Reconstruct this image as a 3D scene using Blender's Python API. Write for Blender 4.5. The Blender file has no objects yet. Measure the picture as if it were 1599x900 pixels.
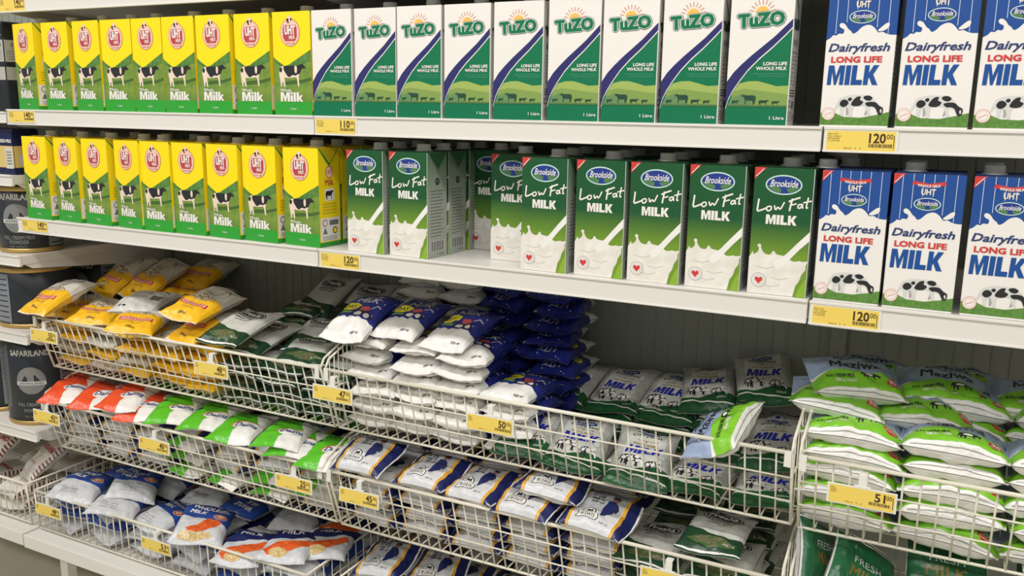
import bpy, bmesh, math, random
from mathutils import Vector, Matrix, noise, geometry

random.seed(7)
S = bpy.context.scene
COL = S.collection
PI = math.pi
R = math.radians

# ------------------------------------------------------------------ camera
cam_d = bpy.data.cameras.new('camera')
cam = bpy.data.objects.new('camera', cam_d)
COL.objects.link(cam)
YAW, PITCH, ROLL, FPX = R(26.816), R(11.452), R(-0.8722), 1380.86
_cy, _sy, _cp, _sp = math.cos(YAW), math.sin(YAW), math.cos(PITCH), math.sin(PITCH)
_f = Vector((-_sy * _cp, _cy * _cp, -_sp)); _r = Vector((_cy, _sy, 0)); _d = _f.cross(_r)
_r2 = math.cos(ROLL) * _r + math.sin(ROLL) * _d
_d2 = -math.sin(ROLL) * _r + math.cos(ROLL) * _d
_m = Matrix((_r2, -_d2, -_f)).transposed().to_4x4()
_m.translation = Vector((0, -1.36, 1.45))
cam.matrix_world = _m
cam_d.sensor_width = 36
cam_d.lens = FPX / 1599 * 36
cam_d.clip_start = 0.05
S.camera = cam

# ------------------------------------------------------------------ light
w = bpy.data.worlds.new('store_air'); S.world = w; w.use_nodes = True
w.node_tree.nodes['Background'].inputs[0].default_value = (0.96, 1.0, 0.97, 1)
w.node_tree.nodes['Background'].inputs[1].default_value = 0.34

def area(name, loc, sx, sy, power, rot=(0, 0, 0), col=(1, 0.98, 0.965)):
    l = bpy.data.lights.new(name, 'AREA'); l.shape = 'RECTANGLE'; l.size = sx; l.size_y = sy
    l.energy = power; l.color = col
    o = bpy.data.objects.new(name, l); o.location = loc; o.rotation_euler = rot; COL.objects.link(o)
    return o
area('ceiling_tube_light', (-0.8, -1.15, 2.95), 6.5, 0.22, 94)
area('ceiling_tube_light', (-0.8, -2.9, 2.95), 6.5, 0.22, 72, (R(28), 0, 0))
S.view_settings.view_transform = 'Standard'
S.view_settings.look = 'None'
S.view_settings.exposure = -0.26
S.view_settings.gamma = 1
S.view_settings.use_curve_mapping = False

# ------------------------------------------------------------------ materials
def lin(c):
    return tuple(((v / 255) / 12.92 if v / 255 <= 0.04045 else ((v / 255 + 0.055) / 1.055) ** 2.4) for v in c) + (1,)

MATS = {}
def mat(name, rgb, rough=0.4, film=False, metal=0.0, spec=0.5, grad=None, mottle=None, bump=0.0):
    if name in MATS: return MATS[name]
    m = bpy.data.materials.new(name); m.use_nodes = True
    nt = m.node_tree; b = nt.nodes['Principled BSDF']
    b.inputs['Base Color'].default_value = lin(rgb)
    b.inputs['Roughness'].default_value = rough
    b.inputs['Metallic'].default_value = metal
    b.inputs['Specular IOR Level'].default_value = spec
    tc = nt.nodes.new('ShaderNodeTexCoord')
    if grad:                                   # printed gradient along the pack: (axis, lo, hi, rgb2)
        ax, lo, hi, c2 = grad
        sp = nt.nodes.new('ShaderNodeSeparateXYZ'); nt.links.new(tc.outputs['Object'], sp.inputs[0])
        mr = nt.nodes.new('ShaderNodeMapRange'); mr.inputs[1].default_value = lo; mr.inputs[2].default_value = hi
        nt.links.new(sp.outputs[ax], mr.inputs[0])
        mx = nt.nodes.new('ShaderNodeMix'); mx.data_type = 'RGBA'
        mx.inputs[6].default_value = lin(rgb); mx.inputs[7].default_value = lin(c2)
        nt.links.new(mr.outputs[0], mx.inputs[0]); nt.links.new(mx.outputs[2], b.inputs['Base Color'])
    if mottle:                                 # printed photo texture: (scale, rgb2)
        sc, c2 = mottle
        nz = nt.nodes.new('ShaderNodeTexNoise'); nz.inputs['Scale'].default_value = sc; nz.inputs['Detail'].default_value = 4
        nt.links.new(tc.outputs['Object'], nz.inputs['Vector'])
        rp = nt.nodes.new('ShaderNodeValToRGB'); rp.color_ramp.elements[0].position = 0.38; rp.color_ramp.elements[1].position = 0.62
        rp.color_ramp.elements[0].color = lin(rgb); rp.color_ramp.elements[1].color = lin(c2)
        nt.links.new(nz.outputs['Fac'], rp.inputs[0]); nt.links.new(rp.outputs[0], b.inputs['Base Color'])
    if film:                                   # crinkled plastic film
        n1 = nt.nodes.new('ShaderNodeTexNoise'); n1.inputs['Scale'].default_value = 38; n1.inputs['Detail'].default_value = 3
        n1.inputs['Distortion'].default_value = 1.4
        mp = nt.nodes.new('ShaderNodeMapping'); mp.inputs['Scale'].default_value = (1, 0.45, 1)
        nt.links.new(tc.outputs['Object'], mp.inputs[0]); nt.links.new(mp.outputs[0], n1.inputs['Vector'])
        bp = nt.nodes.new('ShaderNodeBump'); bp.inputs['Strength'].default_value = 0.55; bp.inputs['Distance'].default_value = 0.006
        nt.links.new(n1.outputs['Fac'], bp.inputs['Height']); nt.links.new(bp.outputs[0], b.inputs['Normal'])
    elif bump:
        n1 = nt.nodes.new('ShaderNodeTexNoise'); n1.inputs['Scale'].default_value = 60; n1.inputs['Detail'].default_value = 3
        nt.links.new(tc.outputs['Object'], n1.inputs['Vector'])
        bp = nt.nodes.new('ShaderNodeBump'); bp.inputs['Strength'].default_value = bump; bp.inputs['Distance'].default_value = 0.003
        nt.links.new(n1.outputs['Fac'], bp.inputs['Height']); nt.links.new(bp.outputs[0], b.inputs['Normal'])
    MATS[name] = m
    return m

def card(name, rgb, **k): return mat('print_' + name, rgb, rough=0.38, spec=0.35, **k)
def film(name, rgb, **k): return mat('film_' + name, rgb, rough=0.27, spec=0.55, film=True, **k)

M_SHELF = mat('shelf_enamel', (226, 222, 216), rough=0.35, bump=0.04)
M_WIRE = mat('wire_enamel', (228, 222, 205), rough=0.35)
M_PANEL = mat('panel_paint', (146, 148, 138), rough=0.6, bump=0.05)
M_CAP = mat('cap_plastic', (240, 240, 238), rough=0.35)
M_DARK = mat('shadow_metal', (60, 62, 60), rough=0.5)
M_TAG = mat('tag_yellow', (238, 208, 98), rough=0.5)
M_TAGINK = mat('tag_ink', (70, 45, 15), rough=0.6)
M_HOLD = mat('tag_holder', (232, 230, 222), rough=0.25)

# ------------------------------------------------------------------ mesh helpers
def link(o, parent=None):
    COL.objects.link(o)
    if parent: o.parent = parent
    return o

def bm_obj(name, bm, mats, parent=None, smooth=False):
    me = bpy.data.meshes.new(name); bm.to_mesh(me); bm.free()
    for m in (mats if isinstance(mats, (list, tuple)) else [mats]): me.materials.append(m)
    if smooth:
        for p in me.polygons: p.use_smooth = True
    return link(bpy.data.objects.new(name, me), parent)

def empty(name, label, cat, loc=(0, 0, 0), rz=0, group=None):
    o = bpy.data.objects.new(name, None); o.empty_display_size = 0.02
    o.location = loc; o.rotation_euler = (0, 0, rz)
    o['label'] = label; o['category'] = cat
    if group: o['group'] = group
    return link(o)

def tag(o, label, cat, group=None):
    o['label'] = label; o['category'] = cat
    if group: o['group'] = group
    return o

def dup(root, loc, rot, label, group=None):
    r = root.copy(); COL.objects.link(r); r.location = loc; r.rotation_euler = rot
    r['label'] = label
    if group: r['group'] = group
    for ch in list(root.children):
        c = ch.copy(); COL.objects.link(c); c.parent = r
        for g in list(ch.children):
            d = g.copy(); COL.objects.link(d); d.parent = c
    return r

def box(bm, x0, x1, y0, y1, z0, z1, bev=0.0, mi=0):
    r = bmesh.ops.create_cube(bm, size=1)
    vs = r['verts']
    for v in vs:
        v.co = Vector(((x0 + x1) / 2 + v.co.x * (x1 - x0), (y0 + y1) / 2 + v.co.y * (y1 - y0), (z0 + z1) / 2 + v.co.z * (z1 - z0)))
    fs = set(f for v in vs for f in v.link_faces)
    for f in fs: f.material_index = mi
    if bev:
        es = list(set(e for v in vs for e in v.link_edges))
        bmesh.ops.bevel(bm, geom=es, offset=bev, segments=2, affect='EDGES', profile=0.5)

def rod(bm, p, q, r, n=6, mi=0):
    p = Vector(p); q = Vector(q); d = q - p
    if d.length < 1e-6: return
    u = d.orthogonal().normalized(); v = d.normalized().cross(u)
    ra = [bm.verts.new(p + r * (math.cos(2 * PI * i / n) * u + math.sin(2 * PI * i / n) * v)) for i in range(n)]
    rb = [bm.verts.new(q + r * (math.cos(2 * PI * i / n) * u + math.sin(2 * PI * i / n) * v)) for i in range(n)]
    for i in range(n):
        f = bm.faces.new((ra[i], ra[(i + 1) % n], rb[(i + 1) % n], rb[i])); f.smooth = True; f.material_index = mi
    bm.faces.new(ra[::-1]).material_index = mi; bm.faces.new(rb).material_index = mi

def path(bm, pts, r, n=6):
    for a, b in zip(pts, pts[1:]): rod(bm, a, b, r, n)
    for p in pts[1:-1]:
        bmesh.ops.create_icosphere(bm, subdivisions=1, radius=r, matrix=Matrix.Translation(Vector(p)))

def lathe(bm, prof, n=32, mi=None, c=(0, 0)):
    rings = []
    for r, z in prof:
        rings.append([bm.verts.new((c[0] + r * math.cos(2 * PI * i / n), c[1] + r * math.sin(2 * PI * i / n), z)) for i in range(n)])
    for k in range(len(rings) - 1):
        for i in range(n):
            f = bm.faces.new((rings[k][i], rings[k][(i + 1) % n], rings[k + 1][(i + 1) % n], rings[k + 1][i]))
            f.smooth = True
            if mi: f.material_index = mi[k]
    bm.faces.new(rings[0][::-1]); bm.faces.new(rings[-1])

# ------------------------------------------------------------------ artwork pages
_txt = {}
def text_geo(s, bold=0.0, res=2):
    k = (s, bold, res)
    if k in _txt: return _txt[k]
    cu = bpy.data.curves.new('t', 'FONT'); cu.body = s; cu.offset = bold; cu.resolution_u = res
    o = bpy.data.objects.new('t', cu); COL.objects.link(o)
    dg = bpy.context.evaluated_depsgraph_get(); dg.update()
    me = o.evaluated_get(dg).to_mesh()
    vs = [(v.co.x, v.co.y) for v in me.vertices]; fs = [tuple(p.vertices) for p in me.polygons]
    o.evaluated_get(dg).to_mesh_clear()
    bpy.data.objects.remove(o); bpy.data.curves.remove(cu)
    bb = (min(v[0] for v in vs), min(v[1] for v in vs), max(v[0] for v in vs), max(v[1] for v in vs))
    _txt[k] = (vs, fs, bb)
    return _txt[k]

def smooth(pts, n=2, closed=True):
    for _ in range(n):
        out = [] if closed else [pts[0]]
        m = len(pts)
        for i in range(m if closed else m - 1):
            a, b = pts[i], pts[(i + 1) % m]
            out += [(a[0] * .75 + b[0] * .25, a[1] * .75 + b[1] * .25), (a[0] * .25 + b[0] * .75, a[1] * .25 + b[1] * .75)]
        pts = out if closed else out + [pts[-1]]
    return pts

class Page:
    """artwork printed on a flat page, in millimetres, origin at the page centre"""
    def __init__(s): s.items = []      # (verts2d, faces, material, layer)
    def poly(s, pts, m, layer=1):
        pts = [tuple(p) for p in pts]
        tri = geometry.tessellate_polygon([[Vector((x, y, 0)) for x, y in pts]])
        s.items.append((pts, [tuple(t) for t in tri], m, layer))
    def rect(s, x0, y0, x1, y1, m, layer=1): s.poly([(x0, y0), (x1, y0), (x1, y1), (x0, y1)], m, layer)
    def ell(s, cx, cy, rx, ry, m, layer=1, n=28, rot=0, a0=0, a1=360):
        pts = []
        for i in range(n + (0 if a1 - a0 >= 360 else 1)):
            t = R(a0 + (a1 - a0) * i / n); x, y = rx * math.cos(t), ry * math.sin(t)
            pts.append((cx + x * math.cos(rot) - y * math.sin(rot), cy + x * math.sin(rot) + y * math.cos(rot)))
        s.poly(pts, m, layer)
    def line(s, pts, wd, m, layer=1):
        for j, ((x0, y0), (x1, y1)) in enumerate(zip(pts, pts[1:])):
            dx, dy = x1 - x0, y1 - y0; l = math.hypot(dx, dy) or 1
            nx, ny = -dy / l * wd / 2, dx / l * wd / 2; ex, ey = dx / l * wd * .3, dy / l * wd * .3
            s.items.append(([(x0 + nx - ex, y0 + ny - ey), (x0 - nx - ex, y0 - ny - ey), (x1 - nx + ex, y1 - ny + ey), (x1 + nx + ex, y1 + ny + ey)],
                            [(0, 1, 2, 3)], m, layer + .1 * j))
    def text(s, t, x0, y0, x1, y1, m, layer=2, bold=0.0, base=None, shear=0.0, rot=0.0, arc=0.0, heavy=0.0, ring=0):
        if bold and any(c in t for c in 'MmWw'):
            if not heavy and bold >= .01: heavy = .045 * (y1 - y0); ring = 3
            bold = 0; base = None
        if heavy:                              # thick lettering: stacked, slightly shifted copies
            n = ring or 4
            for k in range(n):
                a = 2 * PI * (k + .5) / n; dx, dy = heavy * math.cos(a), heavy * math.sin(a) * .8
                s.text(t, x0 + dx, y0 + dy, x1 + dx, y1 + dy, m, layer + .12 * k, bold, base, shear, rot, arc)
            return
        vs, fs, _ = text_geo(t, bold); bb = text_geo(t, bold if base is None else base)[2]
        sx = (x1 - x0) / (bb[2] - bb[0]); sy = (y1 - y0) / (bb[3] - bb[1])
        out = []
        cx, cy = (x0 + x1) / 2, (y0 + y1) / 2
        for x, y in vs:
            X = x0 + (x - bb[0]) * sx; Y = y0 + (y - bb[1]) * sy
            X += shear * (Y - y0)
            Y += arc * (1 - ((X - cx) / ((x1 - x0) / 2)) ** 2)
            if rot:
                dx, dy = X - cx, Y - cy
                X = cx + dx * math.cos(rot) - dy * math.sin(rot); Y = cy + dx * math.sin(rot) + dy * math.cos(rot)
            out.append((X, Y))
        s.items.append((out, fs, m, layer))
    def block(s, word, x0, y0, x1, y1, m, layer=2, shear=0.0):
        G = {'M': (1.2, [[(0, 0), (0, 1), (.4, 1), (.6, .45), (.8, 1), (1.2, 1), (1.2, 0), (.9, 0), (.9, .68), (.68, 0), (.52, 0), (.3, .68), (.3, 0)]]),
             'I': (.36, [[(0, 0), (0, 1), (.36, 1), (.36, 0)]]), 'L': (.8, [[(0, 0), (0, 1), (.36, 1), (.36, .26), (.8, .26), (.8, 0)]]),
             'K': (1.06, [[(0, 0), (0, 1), (.34, 1), (.34, .6), (.62, 1), (1.02, 1), (.66, .53), (1.06, 0), (.66, 0), (.4, .38), (.34, .3), (.34, 0)]]),
             'i': (.3, [[(0, 0), (0, .68), (.3, .68), (.3, 0)], [(0, .78), (0, 1), (.3, 1), (.3, .78)]]), 'l': (.3, [[(0, 0), (0, 1), (.3, 1), (.3, 0)]]),
             'k': (.82, [[(0, 0), (0, 1), (.3, 1), (.3, .48), (.5, .7), (.82, .7), (.52, .38), (.84, 0), (.52, 0), (.36, .24), (.3, .18), (.3, 0)]])}
        tot = sum(G[c][0] for c in word) + .09 * (len(word) - 1); cx = 0
        for c in word:
            for g in G[c][1]:
                s.poly([(x0 + (x1 - x0) * (cx + x) / tot + shear * (y1 - y0) * y, y0 + (y1 - y0) * y) for x, y in g], m, layer)
            cx += G[c][0] + .09
    def shape(s, pts, x0, y0, x1, y1, m, layer=1, flip=False):
        pts = smooth(pts, 2)
        s.poly([((x1 - (x1 - x0) * x) if flip else (x0 + (x1 - x0) * x), y0 + (y1 - y0) * y) for x, y in pts], m, layer)
    def emit(s, bm, mats, fn, step=0.15e-3, base=0.15e-3):
        """lay the page on a surface: fn(x, y, h) -> 3D point, h = height above the surface"""
        for vs, fs, m, layer in s.items:
            if m not in mats: mats.append(m)
            mi = mats.index(m); h = base + step * layer
            bv = [bm.verts.new(fn(x * 1e-3, y * 1e-3, h)) for x, y in vs]
            for f in fs:
                try: g = bm.faces.new([bv[i] for i in f])
                except ValueError: continue
                g.material_index = mi
    def cut(s, xs, ys):
        """cut the artwork along grid lines (mm) so that it can follow a curved pack"""
        bm = bmesh.new(); mats = []
        s.emit(bm, mats, lambda x, y, h: Vector((x * 1e3, y * 1e3, h)), step=1, base=0)
        for x in xs: bmesh.ops.bisect_plane(bm, geom=bm.verts[:] + bm.edges[:] + bm.faces[:], plane_co=(x, 0, 0), plane_no=(1, 0, 0), dist=1e-4)
        for y in ys: bmesh.ops.bisect_plane(bm, geom=bm.verts[:] + bm.edges[:] + bm.faces[:], plane_co=(0, y, 0), plane_no=(0, 1, 0), dist=1e-4)
        bm.verts.index_update()
        vs = [(v.co.x, v.co.y, v.co.z) for v in bm.verts]
        # drop what hangs over the page
        X0, X1, Y0, Y1 = xs[0], xs[-1], ys[0], ys[-1]
        fs = []
        for f in bm.faces:
            c = f.calc_center_median()
            if X0 <= c.x <= X1 and Y0 <= c.y <= Y1:
                idx = [v.index for v in f.verts]
                if f.normal.z < 0: idx.reverse()
                fs.append((idx, f.material_index))
        bm.free()
        return vs, fs, mats

COW = [(.05, .85), (.12, .93), (.3, .95), (.55, .94), (.72, .95), (.8, 1.0), (.86, 1.03), (.9, 1.0), (1.0, .88), (.98, .82), (.88, .84), (.82, .74), (.78, .6), (.74, .5), (.74, .3), (.76, .03), (.70, .03), (.68, .3), (.66, .45), (.5, .42), (.3, .4), (.22, .45), (.22, .3), (.25, .0), (.19, 0), (.16, .25), (.12, .2), (.13, .02), (.07, .02), (.06, .3), (.03, .5), (.02, .7)]
GRAZE = [(.08, .8), (.15, .88), (.25, .97), (.45, 1.0), (.65, .97), (.78, .85), (.86, .65), (.93, .5), (1.0, .45), (.97, .4), (.97, .15), (.93, .1), (.88, .2), (.85, .38), (.78, .45), (.74, .5), (.72, .3), (.76, .05), (.70, .05), (.66, .3), (.63, .54), (.45, .5), (.4, .52), (.37, .25), (.38, .0), (.32, 0), (.3, .25), (.27, .46), (.2, .4), (.2, .02), (.14, .02), (.13, .35), (.1, .55), (.03, .3), (0, .32), (.06, .65)]

def graze_cow(p, x0, y0, x1, y1, L=3, black=None, grey=None):
    black = black or card('cow_black', (45, 45, 48)); grey = grey or card('cow_grey', (212, 211, 208))
    far = card('cow_shade', (168, 166, 162)) if grey.name.startswith('print') else grey
    for q in ([(.24, .5), (.3, .5), (.31, .28), (.29, .06), (.25, .06), (.25, .28)], [(.66, .55), (.73, .5), (.7, .3), (.66, .08), (.62, .08), (.65, .3)]): p.shape(q, x0, y0, x1, y1, far, L - .5)
    p.shape(GRAZE, x0, y0, x1, y1, grey, L)
    for q in ([(.1, .6), (.14, .76), (.22, .8), (.3, .66), (.26, .5), (.18, .42), (.12, .5)], [(.33, .52), (.36, .72), (.44, .92), (.54, .94), (.5, .76), (.6, .7), (.54, .52), (.44, .48)],
              [(.56, .9), (.66, 1.0), (.78, .88), (.72, .72), (.62, .76)], [(.6, .64), (.72, .7), (.84, .68), (.9, .52), (1.0, .42), (.98, .14), (.92, .08), (.87, .24), (.84, .42), (.76, .5), (.68, .46)], [(.25, .78), (.31, .9), (.36, .82), (.32, .68)]):
        p.shape(q, x0, y0, x1, y1, black, L + 1)
    p.shape([(.92, .3), (.95, .4), (.97, .28), (.95, .16)], x0, y0, x1, y1, grey, L + 2)

def river_oval(p, cx, cy, rx, ry, L=3, txt=True):
    p.ell(cx, cy, rx, ry, card('oval_rim', (196, 222, 214)), L)
    p.ell(cx, cy, rx * .92, ry * .86, card('oval_blue', (40, 62, 140)), L + 1)
    g = card('oval_green', (86, 128, 84))
    p.poly([(cx + rx * .88 * math.cos(R(t)), cy + ry * .82 * math.sin(R(t))) for t in range(188, 268, 8)] + [(cx - rx * .1, cy - ry * .45), (cx - rx * .5, cy - ry * .05)], g, L + 2)
    p.poly([(cx + rx * .88 * math.cos(R(t)), cy + ry * .82 * math.sin(R(t))) for t in range(290, 354, 8)] + [(cx + rx * .55, cy - ry * .1), (cx + rx * .15, cy - ry * .4)], g, L + 2)
    if txt: p.text('Brookside', cx - rx * .74, cy - ry * .22, cx + rx * .74, cy + ry * .5, card('white', (236, 231, 226)), L + 3, bold=.012, shear=.22)

# -- yellow whole milk carton, 92 x 194
def page_uht():
    p = Page(); W, H = 92, 194
    def q(fx, fy): return (-W / 2 + fx * W, H / 2 - fy * H)
    p.rect(-46, -97, 46, 97, card('yellow', (252, 224, 28)), 0)
    field = card('field', (104, 138, 58), mottle=(55, (128, 152, 66)))
    hill = card('hill', (72, 118, 52), mottle=(80, (98, 140, 70)))
    p.poly([q(0, .43), q(.12, .47), q(.3, .52), q(.42, .505), q(.6, .46), q(1, .365), q(1, 1), q(0, 1)], hill, 1)
    p.poly([q(0, .47), q(.18, .52), q(.35, .535), q(.6, .52), q(.82, .5), q(1, .47), q(1, 1), q(0, 1)], field, 2)
    p.poly([q(.1, .7), q(.4, .66), q(.75, .655), q(1, .63), q(1, .66), q(.7, .69), q(.3, .705)], card('field_dark', (70, 104, 46)), 3)
    p.rect(-46, -97, 46, -71.5, card('band_green', (52, 160, 56)), 3)
    wh = card('white', (236, 231, 226)); rd = card('badge_red', (186, 72, 74)); pk = card('badge_pink', (244, 206, 190))
    cx, cy = q(.47, .2)
    p.ell(cx, cy, 24, 26, rd, 3); p.ell(cx, cy, 23, 25, pk, 4)
    for k in range(26):
        a = 2 * PI * k / 26
        p.ell(cx + 20.6 * math.cos(a), cy + 22.4 * math.sin(a), .8, .8, rd, 5, n=6)
    p.poly([(cx - 14, cy + 14), (cx + 14, cy + 14), (cx + 17, cy + 8), (cx + 17, cy - 8), (cx + 12, cy - 16), (cx - 12, cy - 16), (cx - 17, cy - 8), (cx - 17, cy + 8)], rd, 5)
    p.text('UHT', cx - 12.5, cy - 3.5, cx + 12.5, cy + 12.5, wh, 6, bold=.01, heavy=.8)
    p.text('MILK', cx - 2, cy - 12, cx + 12, cy - 5.5, wh, 6, bold=.02, rot=.15)
    p.text('LONG LIFE', cx - 11, cy - 21.5, cx + 11, cy - 18, rd, 6)
    hx, hy = cx - 1, cy + 24
    p.poly([(hx - 6, hy - 4), (hx - 4, hy + 6), (hx + 1, hy + 8), (hx + 6, hy + 5), (hx + 7, hy - 4), (hx + 2, hy - 7), (hx - 3, hy - 7)], pk, 5)
    bk = card('cow_black', (45, 45, 48))
    p.ell(hx - 3.5, hy - 1, 2.6, 3.4, bk, 6, n=12); p.ell(hx + 4.5, hy, 1.8, 3, bk, 6, n=12); p.ell(hx - 2, hy - 5.5, 3, 1.2, bk, 6, n=10)
    # cow
    x0, y1 = q(.13, .505); x1, y0 = q(.86, .725)
    pale = card('cow_pale', (236, 214, 196))
    p.shape(COW, x0, y0, x1, y1, pale, 4)
    p.shape([(.18, .93), (.3, .95), (.55, .94), (.72, .95), (.8, 1.0), (.86, 1.03), (.9, 1.0), (1.0, .88), (.98, .82), (.88, .84), (.82, .74), (.78, .58), (.68, .56), (.62, .5), (.56, .54), (.48, .52), (.42, .44), (.34, .46), (.26, .62), (.2, .74)], x0, y0, x1, y1, bk, 5)
    p.shape([(.03, .8), (.1, .9), (.15, .78), (.1, .64), (.04, .68)], x0, y0, x1, y1, bk, 5)
    p.shape([(.59, .94), (.69, .95), (.68, .6), (.6, .62)], x0, y0, x1, y1, pale, 6)
    a = q(.17, .77); b = q(.46, .74)
    p.text('Whole', a[0], a[1], b[0], b[1], wh, 6, bold=.02)
    a = q(.17, .865); b = q(.77, .775)
    p.block('Milk', a[0], a[1], b[0], b[1], wh, 6)
    a = q(.42, .945); b = q(.58, .925)
    p.text('1 Litre', a[0], a[1], b[0], b[1], wh, 6, bold=.01)
    return p

def side_uht():
    p = Page(); W, H = 62, 194
    p.rect(-31, -97, 31, 97, card('yellow', (252, 224, 28)), 0)
    p.rect(-31, -97, 31, -88, card('band_green', (52, 160, 56)), 1)
    rd = card('badge_red', (186, 72, 74)); gr = card('leaf_green', (76, 150, 50)); bk = card('cow_black', (45, 45, 48)); wh = card('white', (236, 231, 226))
    p.poly([(-31, 97), (31, 97), (8, 70), (0, 62), (-8, 70)], gr, 1); p.poly([(-26, 97), (26, 97), (4, 74), (-4, 74)], card('yellow', (252, 224, 28)), 2)
    p.ell(0, 50, 11, 12, rd, 2); p.ell(0, 50, 9.5, 10.5, card('badge_pink', (244, 206, 190)), 3); p.text('UHT', -7, 46, 7, 55, rd, 4, bold=.02)
    p.text('Milk', -12, 24, 12, 36, rd, 2, bold=.03)
    p.rect(-14, -6, 14, 18, wh, 2); p.shape(COW, -12, -4, 12, 14, bk, 3)
    for k in range(4): p.text('MAZIWA SAFI', -20, -14 - 6 * k, 20, -10.5 - 6 * k, gr if k % 2 else rd, 2)
    p.rect(-28, -86, 28, -40, wh, 1)
    p.ell(-15, -50, 7, 7, bk, 2); p.ell(-15, -50, 5.6, 5.6, wh, 3); p.rect(-2, -55, 24, -45, card('grey_ink', (120, 120, 118)), 2)
    p.ell(14, -66, 7, 7, bk, 2); p.ell(14, -66, 5, 5, card('yellow', (252, 224, 28)), 3)
    p.poly([(-22, -72), (-15, -58), (-8, -72)], card('grey_ink', (120, 120, 118)), 2)
    for k in range(3): p.rect(-22, -78 - 3 * k, 20, -77 - 3 * k, card('grey_ink', (120, 120, 118)), 2)
    return p

# -- white carton with green swoosh and sun logo
def tuzo_logo(p, cx, cy, s, dark, green, wh, L=4, rot=.06):
    x0, x1, y0, y1 = cx - 33 * s, cx + 33 * s, cy - 9.5 * s, cy + 9.5 * s
    p.text('TuZO', x0, y0, x1, y1, dark, L, bold=.02, base=.02, rot=rot, heavy=3.2 * s, ring=8)
    if wh: p.text('TuZO', x0, y0, x1, y1, wh, L + 1, bold=.02, base=.02, rot=rot, heavy=2.3 * s, ring=8)
    p.text('TuZO', x0, y0, x1, y1, green, L + 2, bold=.02, base=.02, rot=rot, heavy=1.3 * s, ring=6)

def page_tuzo():
    p = Page(); W, H = 92, 194
    def q(fx, fy): return (-W / 2 + fx * W, H / 2 - fy * H)
    wh = card('white', (236, 231, 226)); nv = card('navy', (48, 48, 106)); gr = card('deep_green', (14, 114, 76))
    p.rect(-46, -97, 46, 97, wh, 0)
    up = [q(.985, .212), q(.9, .252), (q(.72, .337)), q(.55, .405), q(.38, .472), q(.22, .542), q(.1, .602), q(0, .672)]
    lo = [q(0, .87), q(.04, .8), q(.1, .74), q(.2, .665), q(.33, .58), q(.5, .495), q(.7, .41), q(.88, .325), q(.985, .272)]
    p.poly(up + lo, nv, 2)
    lw = [(x, y - 2.2) for x, y in lo]
    p.poly(lo + lw[::-1], wh, 3)
    p.poly([(-46, -97)] + [q(0, .885)] + lw[1:] + [(44.6, -97)], gr, 1)
    # hills strip
    l1 = [q(.205, .685), q(.35, .668), q(.5, .667), q(.65, .685), q(.8, .705), q(.985, .7)]
    p.poly(l1 + [q(.985, .85), q(.075, .85), q(.1, .76), q(.16, .715)], card('hill_lime', (160, 180, 96)), 2)
    p.poly([q(.12, .745), q(.3, .725), q(.55, .74), q(.985, .765), q(.985, .85), q(.05, .85)], card('hill_olive', (132, 158, 84)), 3)
    p.poly([q(.08, .8), q(.25, .765), q(.38, .78), q(.42, .85), q(.04, .85)], card('hill_sage', (104, 140, 92)), 4)
    p.rect(-43, -70, 44.6, -67.5, card('mead', (84, 118, 70)), 5)
    dk = card('sheep_green', (40, 76, 58))
    for x, y, wd, hh, fl in ((.1, .845, .12, .032, 0), (.25, .845, .24, .075, 1), (.53, .845, .17, .036, 0), (.74, .845, .13, .03, 0)):
        a = q(x, y)
        p.shape(COW, a[0], a[1], a[0] + wd * W, a[1] + hh * H, dk, 6, flip=bool(fl))
    # sun
    sx, sy = q(.5, .155)
    p.ell(sx, sy - 2, 10, 10, card('sun', (246, 190, 92)), 2, n=16, a0=0, a1=180)
    for k in range(9):
        a = R(14 + 19 * k); p.line([(sx + 13 * math.cos(a), sy - 2 + 13 * math.sin(a)), (sx + 19 * math.cos(a), sy - 2 + 19 * math.sin(a))], 1.4, card('ray', (214, 150, 120)), 2)
    c = q(.49, .212)
    tuzo_logo(p, c[0], c[1], 1, card('logo_dark', (24, 84, 62)), gr, wh)
    for s, f0, f1, y0, y1 in (('LONG LIFE', .57, .94, .55, .525), ('WHOLE MILK', .46, .94, .585, .56)):
        a = q(f0, y0); b = q(f1, y1); p.text(s, a[0], a[1], b[0], b[1], wh, 5, bold=.01, heavy=.25)
    pale = card('pale_green', (96, 170, 140))
    a = q(.44, .62); b = q(.94, .607); p.text('Naturally contains Milk Vitamins', a[0], a[1], b[0], b[1], pale, 5)
    a = q(.5, .638); b = q(.94, .625); p.text('Pasteurised & Homogenised', a[0], a[1], b[0], b[1], pale, 5)
    a = q(.72, .955); b = q(.95, .93); p.text('1 Litre', a[0], a[1], b[0], b[1], wh, 5, bold=.015)
    return p

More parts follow.
